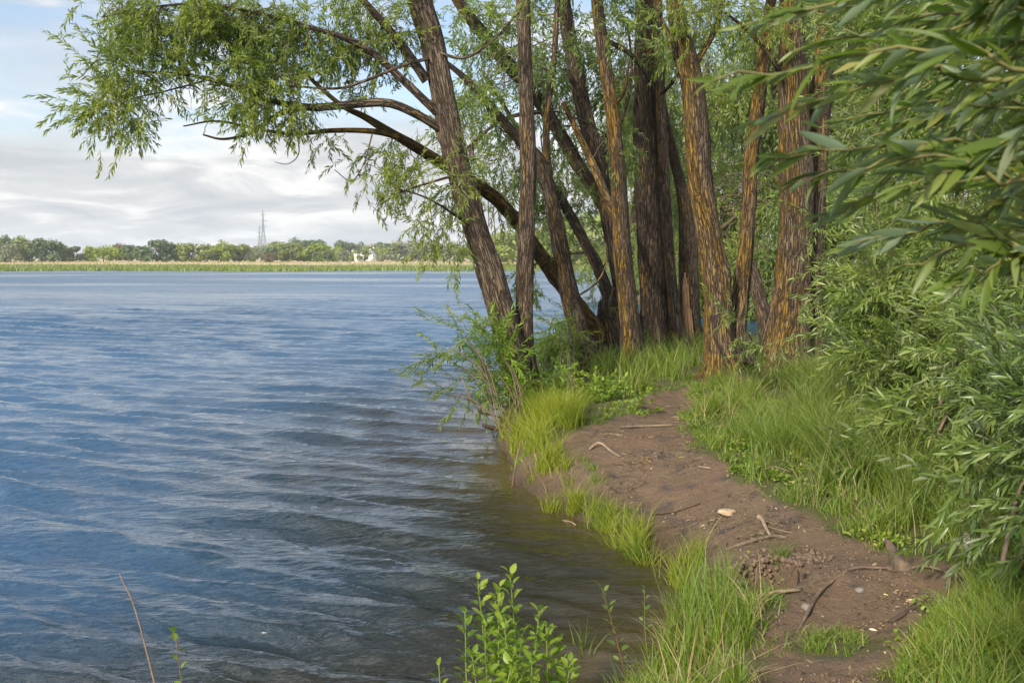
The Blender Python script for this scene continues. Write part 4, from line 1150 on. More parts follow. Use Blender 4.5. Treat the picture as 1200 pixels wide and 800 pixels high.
def stick(label, P, r, mat='stick', seed=1, name='stick', cat='stick', rough=.3, group=None, twig=None):
    C = catmull(np.array(P), 16)
    rr = np.interp(np.linspace(0, 1, 16), [0, .1, .9, 1], [r * .7, r, r * .7, r * .35])
    b = Buf(); tube(b, C, rr, 8, rough, seed)
    for tw in twig or []:
        tube(b, catmull(np.array(tw), 8), np.linspace(r * .5, r * .15, 8), 5)
    c = C.mean(0)
    for i in range(len(b.V)):
        b.V[i] = b.V[i] - c
    o = obj(name, b.mesh(name, M[mat], True, 'bk'), label=label, category=cat)
    o.location = c
    if group:
        o['group'] = group
    return o


def on(px, py, dz=.0):
    p = gpt(px, py); p[2] += dz; return p


t = PG(192, 830, .05); tp = P3(140, 672, 2.9)
stick('dry brown reed stalk rising alone out of the lake at the bottom edge', [np.array([tp[0] + .19, 2.95, gz(tp[0] + .19, 2.95) - .05]), P3(166, 740, 2.92), tp], .0032, 'stick', 1, 'dry_stalk', 'stalk', .1)
stick('pale dry stick lying across the upper end of the path', [on(727, 502, .012), on(755, 501, .015), on(790, 499, .012)], .012, seed=2)
stick('thin black twig on the bare path near the pale stone', [on(762, 603, .006), on(790, 601, .012), on(822, 590, .008)], .007, 'stick_dark', 3)
stick('short pale stick on the path beside the verge', [on(818, 548, .01), on(833, 550, .01)], .010, seed=4)
stick('pale straight stick below the washed out hollow', [on(888, 701, .012), on(910, 698, .02), on(938, 694, .012)], .009, seed=5)
stick('thin leaning dead stalk lying in the verge grass', [on(888, 562, .03), on(905, 556, .06), on(925, 560, .05)], .004, seed=6)
stick('dark stick pressed into the near path', [on(1042, 731, .006), on(1058, 722, .01), on(1072, 713, .006)], .012, 'stick_dark', 7)
stick('crooked bleached twig on the shallow shore', [on(652, 612, .02), on(672, 624, .07), on(684, 634, .02)], .006, 'stick', 8, twig=[[on(684, 634, .02), on(690, 622, .10), on(684, 608, .16)], [on(684, 634, .02), on(670, 640, .03), on(656, 640, .01)]])
stick('small curled branch lying near the waterline of the bare path', [on(690, 528, .01), on(702, 524, .04), on(716, 530, .015), on(726, 536, .01)], .012, 'stick', 9, 'driftwood', 'driftwood')
stick('black driftwood branch at the root of the twin stemmed willow in the water', [P3(608, 500, 10.7), P3(585, 502, 10.4), P3(565, 498, 10.3)], .035, 'stick_dark', 10, 'driftwood', 'driftwood', .4)
stick('thin bent dead branch drooping into the water below the leafy trailing branch', [P3(600, 492, 10.7), P3(575, 486, 10.4), P3(558, 478, 10.2), P3(540, 440, 10.1)], .012, 'stick', 11, 'dead_branch', 'branch', .2, twig=[[P3(560, 480, 10.2), P3(555, 490, 10.2), P3(561, 503, 10.15)]])
stick('dry bent straw between bank grass and water', [on(600, 575, .02), P3(604, 545, 8.0), P3(610, 515, 8.1)], .006, 'stick', 12, 'dry_stalk', 'stalk', .2)


def rock(label, px, py, sx, sy, sz, mat, seed, name='stone'):
    c = on(px, py)
    bmv = []
    nu, nv = 22, 12
    b = Buf()
    th = np.linspace(0, 2 * math.pi, nu, endpoint=False); ph = np.linspace(.02, math.pi - .02, nv)
    T, Pp = np.meshgrid(th, ph)
    X, Y, Z = np.sin(Pp) * np.cos(T), np.sin(Pp) * np.sin(T), np.cos(Pp)
    s = 1 + .35 * fbm(X * 1.4 + seed, Y * 1.4 + Z * 1.7, seed, 3)
    Z = np.sign(Z) * np.abs(Z) ** .6
    V = np.stack([X * s * sx, Y * s * sy, Z * s * sz], -1).reshape(-1, 3)
    i = np.arange(nv - 1)[:, None] * nu; j = np.arange(nu)[None]
    F = np.stack([i + j, i + nu + j, i + nu + (j + 1) % nu, i + (j + 1) % nu], -1).reshape(-1, 4)
    b.add(V, [F])
    o = obj(name, b.mesh(name, M[mat], True), label=label, category='stone')
    o.location = c + np.array([0, 0, sz * .35]); o.rotation_euler = (.1, .12, seed)
    return o


rock('flat pale sandstone lying on the bare path', 852, 601, .075, .06, .022, 'stone', 1.0 and 1)
rock('round grey pebble below the exposed root', 945, 713, .022, .02, .018, 'stone_grey', 2)
rock('small dark pebble on the near path', 1008, 693, .024, .018, .014, 'stone_grey', 3)
rock('grey stone half hidden under the dark sallow bush', 1131, 640, .07, .06, .05, 'stone_grey', 4)

# exposed roots of the old stool under the bush
root = thing('tree_root', 'gnarled exposed root stub with a long root snaking over the path', 'root', on(1045, 655))
b = Buf()
tube(b, catmull([on(1038, 641, .035), on(1042, 648, .05), on(1049, 657, .03), on(1060, 668, -.015)], 20), np.linspace(.015, .024, 20), 18, .6, 3, flare=np.linspace(0, 1, 20) ** 3 * .9)
part('root_stub', b.mesh('root stub', M['root'], True, 'bk'), root)
b = Buf()
tube(b, catmull([on(1058, 668, .0), on(1032, 668, .012), on(1000, 669, .014), on(975, 684, .012), on(958, 700, .014), on(945, 722, .008), on(932, 742, -.01)], 40), np.interp(np.linspace(0, 1, 40), [0, .5, .75, 1], [.007, .006, .011, .006]), 10, .4, 4)
part('long_root', b.mesh('long root', M['root'], True, 'bk'), root)
b = Buf()
tube(b, catmull([on(1058, 667, .0), on(1085, 666, .012), on(1110, 672, .006), on(1130, 678, -.01)], 18), np.linspace(.010, .005, 18), 8, .4, 5)
part('side_root', b.mesh('side root', M['root'], True, 'bk'), root)
root = thing('tree_root', 'short bleached root fork beside the pale sandstone on the path', 'root', on(893, 618))
b = Buf()
tube(b, catmull([on(889, 612, .035), on(893, 616, .04), on(897, 621, .02), on(903, 628, .0)], 12), np.linspace(.016, .007, 12), 9, .4, 6)
part('root_stub', b.mesh('root stub', M['stick'], True, 'bk'), root)
b = Buf(); tube(b, catmull([on(893, 616, .03), on(900, 615, .02), on(908, 615, .0)], 8), np.linspace(.010, .004, 8), 7, .4, 7)
part('side_root', b.mesh('side root', M['root'], True, 'bk'), root)
root = thing('tree_root', 'low dark root ridge above the washed out hollow', 'root', on(880, 636))
b = Buf(); tube(b, catmull([on(850, 643, -.005), on(880, 636, .012), on(905, 630, .01), on(922, 629, -.005)], 16), np.linspace(.010, .014, 16), 8, .4, 8)
part('root_body', b.mesh('root body', M['root'], True, 'bk'), root)

root = thing('tree_root', 'torn dark roots hanging in the washed out hollow below the path edge', 'root', on(900, 668))
rgx = np.random.default_rng(8)
for k in range(7):
    a_ = on(872 + k * 12 + rgx.uniform(-4, 4), 652 + k * 2, -.02); e_ = a_ + np.array([rgx.normal(0, .05), -rgx.uniform(.03, .12), -rgx.uniform(.08, .2)])
    b = Buf(); tube(b, catmull([a_, (a_ + e_) / 2 + rgx.normal(0, .025, 3), e_], 10), np.linspace(rgx.uniform(.005, .012), .002, 10), 6, .4, k)
    part('root_end', b.mesh('root end', M['stick_dark'], True), root)


# leaf litter, crumbs of earth and wood bits on the path
def litter():
    rng = np.random.default_rng(91)
    P = world_poly([(690, 510), (800, 470), (830, 530), (960, 610), (1120, 690), (1050, 760), (1050, 860), (900, 860), (900, 740), (870, 660), (760, 600), (690, 570)])
    p = scatter(P, 2600, rng, .03, .14)
    z = H(p[:, 0], p[:, 1])
    k = z > .03; p = p[k]; z = z[k]; n = len(p)
    pos = np.column_stack([p, z + .006])
    d = np.column_stack([rng.normal(0, 1, (n, 2)), rng.normal(0, .15, n)])
    V, F = leaf_template(1, .16)
    b = Buf(); place(b, V, F, frame_from(d, rng.normal(0, .5, n)), pos, rng.uniform(.010, .042, n) * rng.uniform(.4, 1, n))
    m = leaf_mat('litter', [(0, (0.04, .028, .018)), (.6, (.14, .095, .058)), (.88, (.28, .20, .12)), (.96, (.45, .37, .22)), (1, (.45, .40, .05))], (.25, .18, .11), .1)
    p = scatter(P, 420, rng, .04, .12); z = H(p[:, 0], p[:, 1]); k = z > .03; p, z = p[k], z[k]
    for (x_, y_), z_ in zip(p, z):
        a_ = rng.uniform(0, 3.14); l_ = rng.uniform(.012, .06) * rng.choice([1, 1, 1, 2]); dv = np.array([math.cos(a_), math.sin(a_), 0]) * l_
        c_ = np.array([x_, y_, z_ + .002])
        tube(b, catmull([c_ - dv, c_ + rng.normal(0, l_ * .12, 3) * [1, 1, .2], c_ + dv], 5), [.0012, .0022, .002, .0018, .001], 4, cap=False)
    obj('leaf_litter', b.mesh('leaf litter', m), kind='stuff', label='dead leaves and wood crumbs scattered on the footpath')
    b = Buf()
    p = scatter(P, 900, rng, .05, .12); p2 = COVE + rng.normal(0, 1, (520, 2)) * [.17, .10]; p = np.vstack([p, p2]); z = H(p[:, 0], p[:, 1]); k = z > .02; p, z = p[k], z[k]
    n = len(p)
    O = np.array([[1, 0, 0], [-.9, .1, 0], [0, 1, .1], [.1, -.8, 0], [0, 0, .8], [0, 0, -.6]], float)
    OF = [np.array([[0, 2, 4], [2, 1, 4], [1, 3, 4], [3, 0, 4], [2, 0, 5], [1, 2, 5], [3, 1, 5], [0, 3, 5]])]
    place(b, O, OF, frame_from(rng.normal(0, 1, (n, 3)), rng.uniform(0, 6, n)), np.column_stack([p, z + .002]), np.where(np.hypot(p[:, 0] - COVE[0], p[:, 1] - COVE[1]) < .3, rng.uniform(.006, .026, n), rng.uniform(.003, .012, n)))
    obj('earth_crumbs', b.mesh('crumbs', M['crumb']), kind='stuff', label='crumbs of dark earth on the path and in the hollow')


M['crumb'] = simple_mat('crumbs', [(.35, (.06, .042, .03)), (.6, (.17, .115, .078))], 40, .95)
litter()

# ------------------------------------------------------------------ far shore
def build_far():
    xs = np.concatenate([np.arange(-900, -420, 60), np.arange(-420, 420, 14), np.arange(420, 901, 60)])
    ys = np.array([268, 280, 292, 304, 318, 335, 360, 400, 460, 560, 700, 1000, 1600, 2400.])
    X, Y = np.meshgrid(xs, ys)
    e = Y - (325 + 22 * fbm(X * .012, X * 0 + 1.5, 5, 3) - np.clip(X, 0, 300) * .12)
    Z = np.where(e > 0, 1.25 * (1 - np.exp(-e / 60)) + .0005 * e, -.9 * (1 - np.exp(e / 30)))
    Z += np.clip((Y - 520) / 900, 0, 1) * 6 * np.exp(-((X - 20) / 260) ** 2) + np.clip(Y - 1600, 0, 4000) * .0
    big = np.where(np.abs(X) > 800, 1, 0)
    V = np.stack([X * np.where(Y > 900, 1.6, 1), Y, Z], -1).reshape(-1, 3)
    nx = len(xs); i = np.arange(len(ys) - 1)[:, None] * nx + np.arange(nx - 1)[None]
    F = np.stack([i, i + 1, i + nx + 1, i + nx], -1).reshape(-1, 4)
    m = simple_mat('dry shore', [(.36, (.30, .26, .12)), (.52, (.46, .37, .21)), (.68, (.50, .42, .27))], .05, .9, 0, (.4, 1, 1))
    obj('far_shore', mesh_np('far shore', V, [F], m, True), kind='structure')

    def fz(x, y):
        j = np.array([y]); e = y - (325 + 22 * float(fbm(np.array([x * .012]), np.array([1.5]), 5, 3)[0]) - min(max(x, 0), 300) * .12)
        z = 1.25 * (1 - math.exp(-e / 60)) + .0005 * e if e > 0 else -.5
        return z + min(max((y - 520) / 900, 0), 1) * 6 * math.exp(-((x - 20) / 260) ** 2)

    # reed bed
    rng = np.random.default_rng(17)
    b = Buf()
    n = 46000
    y = rng.uniform(0, 1, n) ** 1.3
    y = 151 + y * 172
    x = rng.uniform(-.62, .30, n) * y
    dens = fbm(x * .045, y * .035, 3, 3) + .25 - np.clip((y - 225) / 80, 0, 1) * (.30 + .22 * (x > -40))
    near = y - (157 + 10 * fbm(x * .05, x * 0, 9, 2))
    k = (dens > rng.uniform(-.25, .2, n)) & (near > 0)
    x, y = x[k], y[k]
    h = rng.uniform(.45, 1.0, len(x))
    blades(b, x, y, np.full(len(x), -.1), h, rng.uniform(.05, .11, len(x)), .35, rng, .4, 2)
    obj('reeds', b.mesh('reeds', M['reed']), kind='stuff', label='band of green reeds standing in the lake before the far shore')
    b = Buf()
    n = 9000
    x = rng.uniform(-260, 110, n); y = rng.uniform(318, 400, n)
    z = np.array([fz(a, c) for a, c in zip(x, y)])
    k = z > .05
    blades(b, x[k], y[k], z[k] - .05, rng.uniform(.3, .8, k.sum()), rng.uniform(.08, .2, k.sum()), .4, rng, .4, 2)
    obj('dry_grass', b.mesh('dry grass', M['grass_dry']), kind='stuff', label='strip of straw coloured dry grass along the far shore')

    # prototype trees: tapered trunk with limbs, crown of leaf clumps
    def proto(seed, h, wd, base=.12, n=1700, lump=.34, top=1.0):
        rg = np.random.default_rng(seed)
        tb = Buf(); tube(tb, catmull([[0, 0, -.3], [rg.normal(0, .1), 0, h * .35], [rg.normal(0, .2), 0, h * .75]], 10), np.linspace(.035 * h, .012 * h, 10), 7)
        lobes = []
        for _ in range(13):
            z = rg.uniform(base + .10, .93); rad = wd * .5 * math.sqrt(max(.05, 1 - ((z - .5) / .56) ** 2))
            a = rg.uniform(0, 6.28); rr = rad * rg.uniform(.25, .85)
            lobes.append((rr * math.cos(a), rr * math.sin(a), z * h))
            tube(tb, catmull([[0, 0, h * min(z * .7, .6)], [lobes[-1][0] * .5, lobes[-1][1] * .5, h * z * .8], lobes[-1]], 6), np.linspace(.012 * h, .004 * h, 6), 4)
        lo = np.array(lobes); pk = rg.integers(0, len(lo), n)
        v = rg.normal(0, 1, (n, 3)); v /= np.linalg.norm(v, axis=1)[:, None]
        rad = lump * wd * rg.uniform(.5, .75, len(lo))[pk] * rg.uniform(.35, 1.18, n)
        pos = lo[pk] + v * rad[:, None] * np.array([1, 1, .8])
        pos[:, 2] = np.maximum(pos[:, 2], base * h * rg.uniform(.3, 1, n))
        lb = Buf()
        quad = np.array([[-.5, -.35, 0], [.1, -.5, .12], [.55, .05, -.05], [.1, .5, .1], [-.45, .3, 0]], float)
        place(lb, quad, [np.array([[0, 1, 2, 3, 4]])], frame_from(v + rg.normal(0, .5, (n, 3)), rg.uniform(0, 6, n)) @ np.array([[0, 0, 1.], [0, 1, 0], [-1, 0, 0]]), pos, np.full(n, .082 * h) * rg.uniform(.6, 1.3, n))
        return tb, lb
    kinds = {
        'pale': ('far_a', 9, 9), 'dark': ('far_b', 10, 9.5), 'lime': ('far_c', 7, 8), 'silver': ('far_d', 7.5, 9.5), 'brown': ('far_e', 5, 5)}
    bank = {}
    for q, (kname, (mat, h, wd)) in enumerate(kinds.items()):
        for v in range(3):
            tb, lb = proto(200 + q * 10 + v, h, wd * 1.2, .0 if kname in ('lime', 'silver', 'brown') else .03)
            bank[(kname, v)] = (tb.mesh('trunk', M['twig'], True), lb.mesh('crown', M[mat]))
    # (x px, top px, kind, distance, width factor), read along the far shore
    row = [(2, 278, 'dark', 385, 1.0), (12, 287, 'silver', 372, .9), (30, 279, 'pale', 395, 1.0), (48, 281, 'dark', 392, 1.1), (64, 285, 'dark', 390, 1.0), (72, 287, 'pale', 396, 1.1), (78, 290, 'pale', 400, .8), (90, 290, 'dark', 400, 1.0),
           (105, 290, 'lime', 405, 1.0), (121, 289, 'lime', 405, 1.1), (136, 289, 'lime', 405, 1.0), (150, 289, 'dark', 405, .9), (168, 289, 'dark', 398, 1.3), (183, 283, 'dark', 398, 1.0), (197, 286, 'dark', 402, 1.2),
           (212, 288, 'lime', 405, .9), (226, 286, 'pale', 400, 1.2), (243, 285, 'pale', 398, 1.1), (259, 285, 'lime', 400, 1.0), (273, 287, 'pale', 405, 1.0), (290, 287, 'pale', 405, 1.1), (306, 289, 'silver', 402, 1.0), (318, 290, 'dark', 392, 1.0),
           (316, 297, 'brown', 380, 1.0), (332, 286, 'pale', 405, 1.1), (348, 285, 'pale', 410, 1.1), (362, 288, 'lime', 410, 1.1), (378, 287, 'lime', 412, 1.2), (371, 296, 'dark', 392, .8), (393, 291, 'lime', 412, 1.0), (384, 294, 'dark', 396, 1.0), (402, 294, 'silver', 396, 1.1),
           (424, 288, 'pale', 430, .9), (449, 290, 'pale', 420, .9), (449, 298, 'silver', 398, 1.0), (462, 288, 'pale', 410, 1.2), (476, 285, 'silver', 405, 1.3), (490, 283, 'silver', 402, 1.3), (504, 286, 'pale', 400, 1.1), (520, 288, 'silver', 398, 1.1), (536, 285, 'pale', 398, 1.2), (552, 286, 'lime', 398, 1.2),
           (570, 280, 'lime', 395, 1.3), (590, 276, 'lime', 390, 1.4), (608, 272, 'pale', 385, 1.4), (630, 268, 'pale', 340, 1.2), (650, 262, 'lime', 335, 1.2), (672, 258, 'pale', 330, 1.3), (694, 254, 'lime', 330, 1.3), (716, 250, 'pale', 325, 1.3), (740, 246, 'lime', 320, 1.3),
           # the rank behind
           (20, 284, 'pale', 470, 1.2), (100, 293, 'pale', 480, 1.2), (140, 287, 'brown', 520, 1.4), (160, 290, 'pale', 480, 1.3), (205, 284, 'pale', 480, 1.2), (250, 289, 'dark', 480, 1.3), (283, 289, 'dark', 485, 1.3), (325, 284, 'pale', 500, 1.3), (345, 282, 'dark', 520, 1.2), (366, 283, 'dark', 520, 1.3),
           (399, 283, 'dark', 560, .8), (408, 286, 'dark', 600, .9), (421, 286, 'dark', 620, 1.0), (432, 288, 'pale', 600, .9), (446, 285, 'dark', 620, 1.0), (456, 286, 'dark', 600, 1.0), (441, 290, 'lime', 560, .7), (415, 297, 'lime', 450, 1.4)]
    words = {'pale': 'pale green', 'dark': 'dark green', 'lime': 'bright lime green', 'silver': 'silvery round', 'brown': 'reddish brown'}
    ords = ['first', 'second', 'third', 'fourth', 'fifth', 'sixth', 'seventh', 'eighth', 'ninth', 'tenth', 'eleventh', 'twelfth', 'thirteenth', 'fourteenth', 'fifteenth', 'sixteenth', 'seventeenth', 'eighteenth', 'nineteenth', 'twentieth']
    order = sorted(range(len(row)), key=lambda i: row[i][0])
    cnt = {}
    lab = {}
    for i in order:
        px, top, kd, Y, wf = row[i]
        back = i >= 51
        key = (kd, back, px > 565)
        cnt[key] = cnt.get(key, 0) + 1
        o = ords[cnt[key] - 1]
        where = 'behind the far shore row, counted from the open lake end' if back else ('far beyond the willow trunks, counted from the twin stemmed willow' if px > 565 else 'in the far shore row, counted from the open lake end')
        lab[i] = f'{o} {words[kd]} tree {where}'
    rg = np.random.default_rng(23)
    used = set()
    for i, (px, top, kd, Y, wf) in enumerate(row):
        v = int(rg.integers(0, 3))
        tm, cm = bank[(kd, v)]
        p = P3(px, 300, Y); z0 = fz(p[0], Y) if px < 625 else .2
        h = max(2.0, P3(px, top, Y)[2] - z0)
        h0 = kinds[kd][1]
        root = thing('far_tree', lab[i], 'tree', (p[0], Y, z0), 'trees along the far shore')
        root.scale = (h / h0 * wf, h / h0 * wf, h / h0)
        root.rotation_euler = (0, 0, float(rg.uniform(0, 6.28)))
        obj('trunk', tm, root); obj('crown', cm, root)
    return fz


fz = build_far()


def box_buf(b, x0, x1, y0, y1, z0, z1):
    V = [(x0, y0, z0), (x1, y0, z0), (x1, y1, z0), (x0, y1, z0), (x0, y0, z1), (x1, y0, z1), (x1, y1, z1), (x0, y1, z1)]
    b.add(V, [np.array([[0, 3, 2, 1], [4, 5, 6, 7], [0, 1, 5, 4], [1, 2, 6, 5], [2, 3, 7, 6], [3, 0, 4, 7]])])


def house(label, px, base_py, Y, w, d, h, rh, wall, roofm, rz, nwin):
    p = P3(px, base_py, Y)
    root = thing('house', label, 'house', p, 'houses beyond the far shore')
    b = Buf(); box_buf(b, -w / 2, w / 2, -d / 2, d / 2, -3, h)
    # gable ends
    b.add([(-w / 2, -d / 2, h), (-w / 2, d / 2, h), (-w / 2, 0, h + rh * .96), (w / 2, -d / 2, h), (w / 2, d / 2, h), (w / 2, 0, h + rh * .96)], [np.array([[0, 2, 1], [3, 4, 5]])])
    obj('wall', b.mesh('wall', M[wall]), root)
    b = Buf(); o = .5; t = .25
    for s in (-1, 1):
        V = [(-w / 2 - o, s * (d / 2 + o), h - .3), (w / 2 + o, s * (d / 2 + o), h - .3), (w / 2 + o, 0, h + rh), (-w / 2 - o, 0, h + rh)]
        V = V + [(x, y, z + t) for x, y, z in V]
        b.add(V, [np.array([[0, 1, 2, 3], [4, 7, 6, 5], [0, 4, 5, 1], [1, 5, 6, 2], [2, 6, 7, 3], [3, 7, 4, 0]])])
    rf = obj('roof', b.mesh('roof', M[roofm]), root)
    b = Buf(); box_buf(b, w * .2, w * .2 + .8, .4, 1.2, h + rh * .5, h + rh + 1.0)
    obj('chimney', b.mesh('chimney', M['wall_cream']), rf)
    for k in range(nwin):
        x = -w / 2 + w * (k + 1) / (nwin + 1)
        b = Buf(); box_buf(b, x - .6, x + .6, -d / 2 - .06, -d / 2 + .04, h * .38, h * .38 + 1.5)
        obj('window', b.mesh('window', M['glass']), root)
    b = Buf(); box_buf(b, w / 2 - 1.9, w / 2 - .9, -d / 2 - .05, -d / 2 + .05, 0, 2.1)
    obj('door', b.mesh('door', M['roof_grey']), root)
    root.rotation_euler = (0, 0, rz); root.scale = (.6,) * 3


house('white house with a low annexe shape, nearest the far beach', 421, 304, 430, 6.5, 6, 2.6, 1.6, 'wall_white', 'wall_white', .2, 1)
house('bright white house with grey gabled roof standing behind the small annexe', 433, 303, 470, 7, 8, 4.2, 2.6, 'wall_white', 'roof_grey', 1.0, 1)
house('long white house in the tree gap, upper one on the slope', 413, 295, 620, 13, 8, 4.5, 2.6, 'wall_white', 'wall_cream', .1, 3)
house('cream house with grey roof beside the long white house', 401, 293, 600, 7, 7, 3.5, 2.6, 'wall_cream', 'roof_grey', -.4, 2)
house('pale house with red roof among trees on the slope', 441, 292, 640, 11, 8, 3.6, 2.4, 'wall_white', 'roof_red', .3, 2)
house('small cream house with red roof, farthest along the slope', 454, 292, 650, 9, 8, 3.6, 2.6, 'wall_cream', 'roof_red', -.3, 2)
house('lone brown roofed house half hidden behind trees near the pylons', 360, 293, 560, 9, 7, 3.2, 2.2, 'wall_cream', 'roof_red', .4, 2)


def pylon(label, px, top_py, Y, basew):
    p = P3(px, 302, Y); top = P3(px, top_py, Y)
    p[2] = 0.5; Hh = top[2] - p[2]
    root = thing('pylon', label, 'pylon', p, 'power pylons beyond the far shore')
    b = Buf(); r = Y * .00020
    def wid(z):
        t = z / Hh
        return basew * (1 - .80 * min(t / .62, 1)) if t < .62 else basew * (.20 - .16 * (t - .62) / .38)
    lv = np.concatenate([np.linspace(0, .62, 8), np.linspace(.68, 1, 7)]) * Hh
    cs = [(-1, -1), (1, -1), (1, 1), (-1, 1)]
    for a, c in zip(lv[:-1], lv[1:]):
        wa, wc = wid(a) / 2, wid(c) / 2
        for q in range(4):
            s = cs[q]; s2 = cs[(q + 1) % 4]
            pa, pc = np.array([s[0] * wa, s[1] * wa, a]), np.array([s[0] * wc, s[1] * wc, c])
            qa, qc = np.array([s2[0] * wa, s2[1] * wa, a]), np.array([s2[0] * wc, s2[1] * wc, c])
            tube(b, np.array([pa, pc]), [r, r], 4, cap=False)
            tube(b, np.array([pa, qc]), [r * .6] * 2, 4, cap=False); tube(b, np.array([qa, pc]), [r * .6] * 2, 4, cap=False)
            tube(b, np.array([pc, qc]), [r * .6] * 2, 4, cap=False)
    obj('tower', b.mesh('tower', M['steel']), root)
    for t, ln in ((.66, .11), (.78, .15), (.9, .10)):
        b = Buf(); z = t * Hh; L = ln * Hh * .55
        w = wid(z) / 2
        for sgn in (-1, 1):
            tube(b, np.array([[sgn * w, 0, z], [sgn * L, 0, z + .2]]), [r * .8, r * .6], 4)
            tube(b, np.array([[sgn * w, 0, z + Hh * .03], [sgn * L, 0, z + .2]]), [r * .6] * 2, 4)
        obj('crossarm', b.mesh('crossarm', M['steel']), root)


pylon('taller lattice pylon rising behind the far shore trees', 309, 246, 900, 7.5)
pylon('shorter lattice pylon standing just beside the taller one', 304.5, 264, 1250, 7.0)

# ------------------------------------------------------------------ willows on the opposite bank of the channel
def bank_tree(label, x, y, h, w, seed, n=260, mat='leaf_shade'):
    rng = np.random.default_rng(seed)
    z0 = max(gz(x, y), .1)
    root = thing('willow_tree', label, 'tree', (x, y, z0 - .1), 'willows on the opposite bank of the channel')
    C = catmull([[x, y, z0 - .2], [x + rng.normal(0, .3), y, z0 + h * .3], [x + rng.normal(0, .6), y, z0 + h * .8]], 24)
    tb = Buf(); tube(tb, C, np.linspace(.24, .07, 24), 16, .2, seed, flare=np.exp(-np.linspace(0, 6, 24)) * .6)
    part('trunk', tb.mesh('trunk', M['bark_some'], True, 'bk'), root)
    cs = []
    for _ in range(26):
        t = rng.uniform(.04, 1) ; a = rng.uniform(0, 6.28); rr = w / 2 * rng.uniform(.3, 1.0) * math.sqrt(max(.15, 1 - ((t - .45) / .62) ** 2))
        cs.append((np.array([x + rr * math.cos(a), y + rr * math.sin(a), z0 + t * h]), np.array([w * .2, w * .2, h * .12]), n // 26))
    lb = Buf()
    clusters_to_crown(C[3:], cs, 'wall', rng, lb, lb, per=9, droop=.6, twig_r=.012, jit=.6)
    part('crown', lb.mesh('crown', [M[mat], M['twig']]), root)


for i, (x, y, h, w, lab, mat) in enumerate([
        (6.6, 32.5, 7.5, 5.5, 'bushy willow seen between the thin stem and the forked willow', 'leaf_willow'),
        (8.6, 31.5, 9.0, 5.5, 'dense dark willow across the channel between the forked stems', 'leaf_shade'),
        (10.6, 31.0, 10.5, 6.0, 'dense willow across the channel between forked willow and broad trunk', 'leaf_shade'),
        (13.4, 32.0, 10, 7.0, 'tall willow across the channel behind the sallow bushes', 'leaf_shade'),
        (7.6, 38, 11, 7.5, 'taller pale willow behind the bushy channel willow', 'leaf_willow'),
        (11.0, 38, 12, 8, 'tallest willow across the channel behind the broad trunk', 'leaf_shade'),
        (9.6, 29.6, 4.0, 4.5, 'low spreading willow at the channel edge behind the leaning dead log', 'leaf_shade'),
        (5.9, 48, 10, 7.5, 'distant pale willow showing between dark furrowed trunk and lichened trunk', 'leaf_willow')]):
    bank_tree(lab, x, y, h, w, 300 + i, 2200, mat)

# ------------------------------------------------------------------ the air
hb = Buf(); box_buf(hb, -1500, 1500, -60, 2450, -5, 62)
hm, nt = new_mat('haze air')
pv = N_(nt, 'ShaderNodeVolumePrincipled'); pv.inputs['Color'].default_value = (0.80, 0.88, 0.96, 1); pv.inputs['Density'].default_value = 0.00020
out = N_(nt, 'ShaderNodeOutputMaterial'); nt.links.new(pv.outputs[0], out.inputs['Volume'])
obj('haze', hb.mesh('haze', hm), kind='stuff', label='thin pale haze over the lake')

# ------------------------------------------------------------------ sky and light
SUN_EL = math.radians(32); SUN_AZ = math.radians(211)    # azimuth from +Y clockwise: behind the viewer, lake side
w = bpy.data.worlds.new('World'); SC.world = w; w.use_nodes = True
nt = w.node_tree; nt.nodes.clear()
sky = N_(nt, 'ShaderNodeTexSky', sky_type='NISHITA', sun_disc=False)
sky.sun_elevation = SUN_EL; sky.sun_rotation = SUN_AZ; sky.air_density = 1.0; sky.dust_density = 0.6; sky.ozone_density = 1.6
tc = N_(nt, 'ShaderNodeTexCoord')
sep = N_(nt, 'ShaderNodeSeparateXYZ'); nt.links.new(tc.outputs['Generated'], sep.inputs[0])
zc = math_(nt, 'MAXIMUM', sep.outputs['Z'], 0.0)
den = math_(nt, 'ADD', zc, 0.16)
cmb = N_(nt, 'ShaderNodeCombineXYZ'); cmb.inputs[2].default_value = 3.7
nt.links.new(math_(nt, 'DIVIDE', sep.outputs['X'], den), cmb.inputs[0]); nt.links.new(math_(nt, 'DIVIDE', sep.outputs['Y'], den), cmb.inputs[1])
n1 = N_(nt, 'ShaderNodeTexNoise', i_Scale=1.9, i_Detail=9.0, i_Roughness=0.58, i_Distortion=0.6)
n2 = N_(nt, 'ShaderNodeTexNoise', i_Scale=0.55, i_Detail=5.0, i_Roughness=0.55, i_Distortion=0.2)
for n in (n1, n2):
    nt.links.new(cmb.outputs[0], n.inputs['Vector'])
cloud = ramp(nt, [(0.38, (0.56, 0.585, 0.615)), (0.45, (0.63, 0.645, 0.66)), (0.53, (0.71, 0.715, 0.72)), (0.58, (0.83, 0.825, 0.815)), (0.65, (0.95, 0.94, 0.92))], n1.outputs[0])
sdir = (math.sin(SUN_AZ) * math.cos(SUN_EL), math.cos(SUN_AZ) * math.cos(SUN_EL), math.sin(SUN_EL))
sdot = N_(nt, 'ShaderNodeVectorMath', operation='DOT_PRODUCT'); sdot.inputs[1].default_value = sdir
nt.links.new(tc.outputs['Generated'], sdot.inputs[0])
glow = math_(nt, 'MULTIPLY', math_(nt, 'ADD', sdot.outputs['Value'], 0.15), 1.1, True)      # clouds brighten towards the sun; boost added behind the viewer as frontal fill
glow = math_(nt, 'ADD', 5.7, math_(nt, 'MULTIPLY', glow, 17.0))
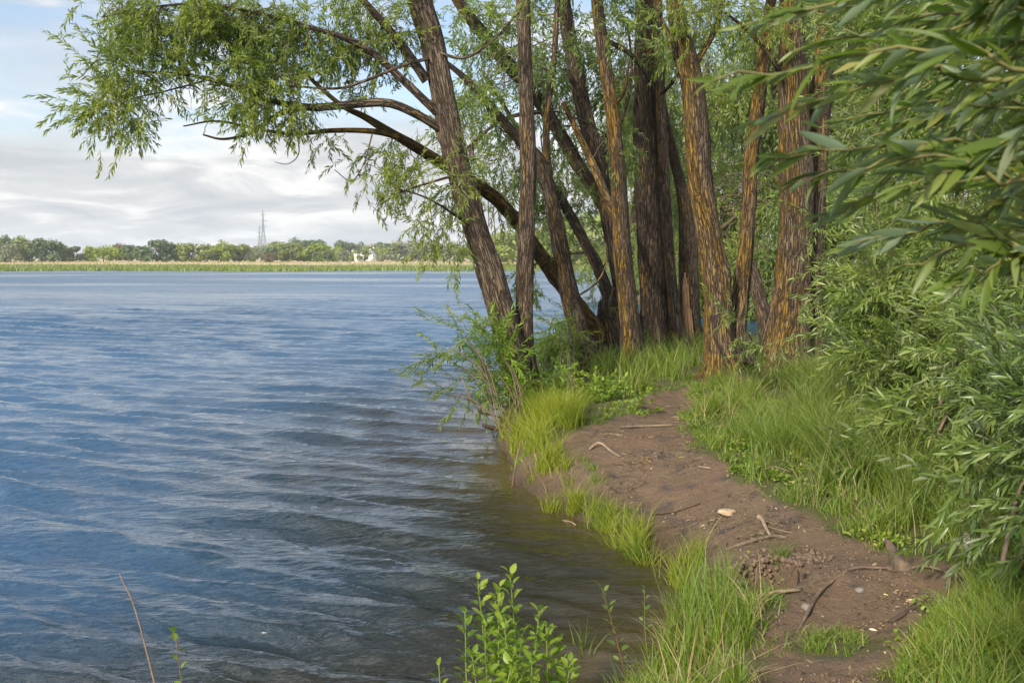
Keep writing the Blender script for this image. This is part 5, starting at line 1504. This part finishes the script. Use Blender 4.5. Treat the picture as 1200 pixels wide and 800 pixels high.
cl10 = N_(nt, 'ShaderNodeVectorMath', operation='SCALE'); nt.links.new(cloud.outputs[0], cl10.inputs[0]); nt.links.new(glow, cl10.inputs['Scale'])
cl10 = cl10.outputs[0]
cov = math_(nt, 'SUBTRACT', 0.205, zc)
cov = math_(nt, 'ADD', cov, math_(nt, 'MULTIPLY', math_(nt, 'SUBTRACT', n2.outputs[0], 0.5), 0.42))
cov = math_(nt, 'MULTIPLY', cov, 11.0, True)
cov2 = math_(nt, 'MULTIPLY', math_(nt, 'SUBTRACT', n1.outputs[0], 0.45), 5.0, True)
cov = math_(nt, 'MAXIMUM', cov, math_(nt, 'MULTIPLY', cov2, 0.85))
skyc = mixc(nt, 0.10, mixc(nt, 1.0, sky.outputs[0], (1.05, 0.98, 0.95), 'MULTIPLY'), (3.4, 3.7, 4.1))
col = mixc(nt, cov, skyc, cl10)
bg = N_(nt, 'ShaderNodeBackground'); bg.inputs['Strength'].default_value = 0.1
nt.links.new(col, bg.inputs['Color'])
out = N_(nt, 'ShaderNodeOutputWorld'); nt.links.new(bg.outputs[0], out.inputs[0])

sd = bpy.data.lights.new('sun', 'SUN'); so = bpy.data.objects.new('sun', sd); COL.objects.link(so)
sd.energy = 3.6; sd.angle = math.radians(5.0); sd.color = (1.0, 0.92, 0.79)
dirv = Vector((math.sin(SUN_AZ) * math.cos(SUN_EL), math.cos(SUN_AZ) * math.cos(SUN_EL), math.sin(SUN_EL)))
so.rotation_euler = dirv.to_track_quat('Z', 'Y').to_euler()
so.location = (-20, -20, 30)

vs = SC.view_settings
vs.view_transform = 'Standard'; vs.look = 'None'; vs.gamma = 1.0; vs.use_curve_mapping = False; vs.exposure = 0.95
cy = SC.cycles
cy.max_bounces = 6; cy.diffuse_bounces = 3; cy.glossy_bounces = 3; cy.transmission_bounces = 4; cy.transparent_max_bounces = 4
cy.caustics_reflective = False; cy.caustics_refractive = False
cy.sample_clamp_indirect = 5.0; cy.sample_clamp_direct = 3.0
cy.use_denoising = True
try:
    cy.denoiser = 'OPENIMAGEDENOISE'
except Exception:
    pass
SC.render.use_persistent_data = False
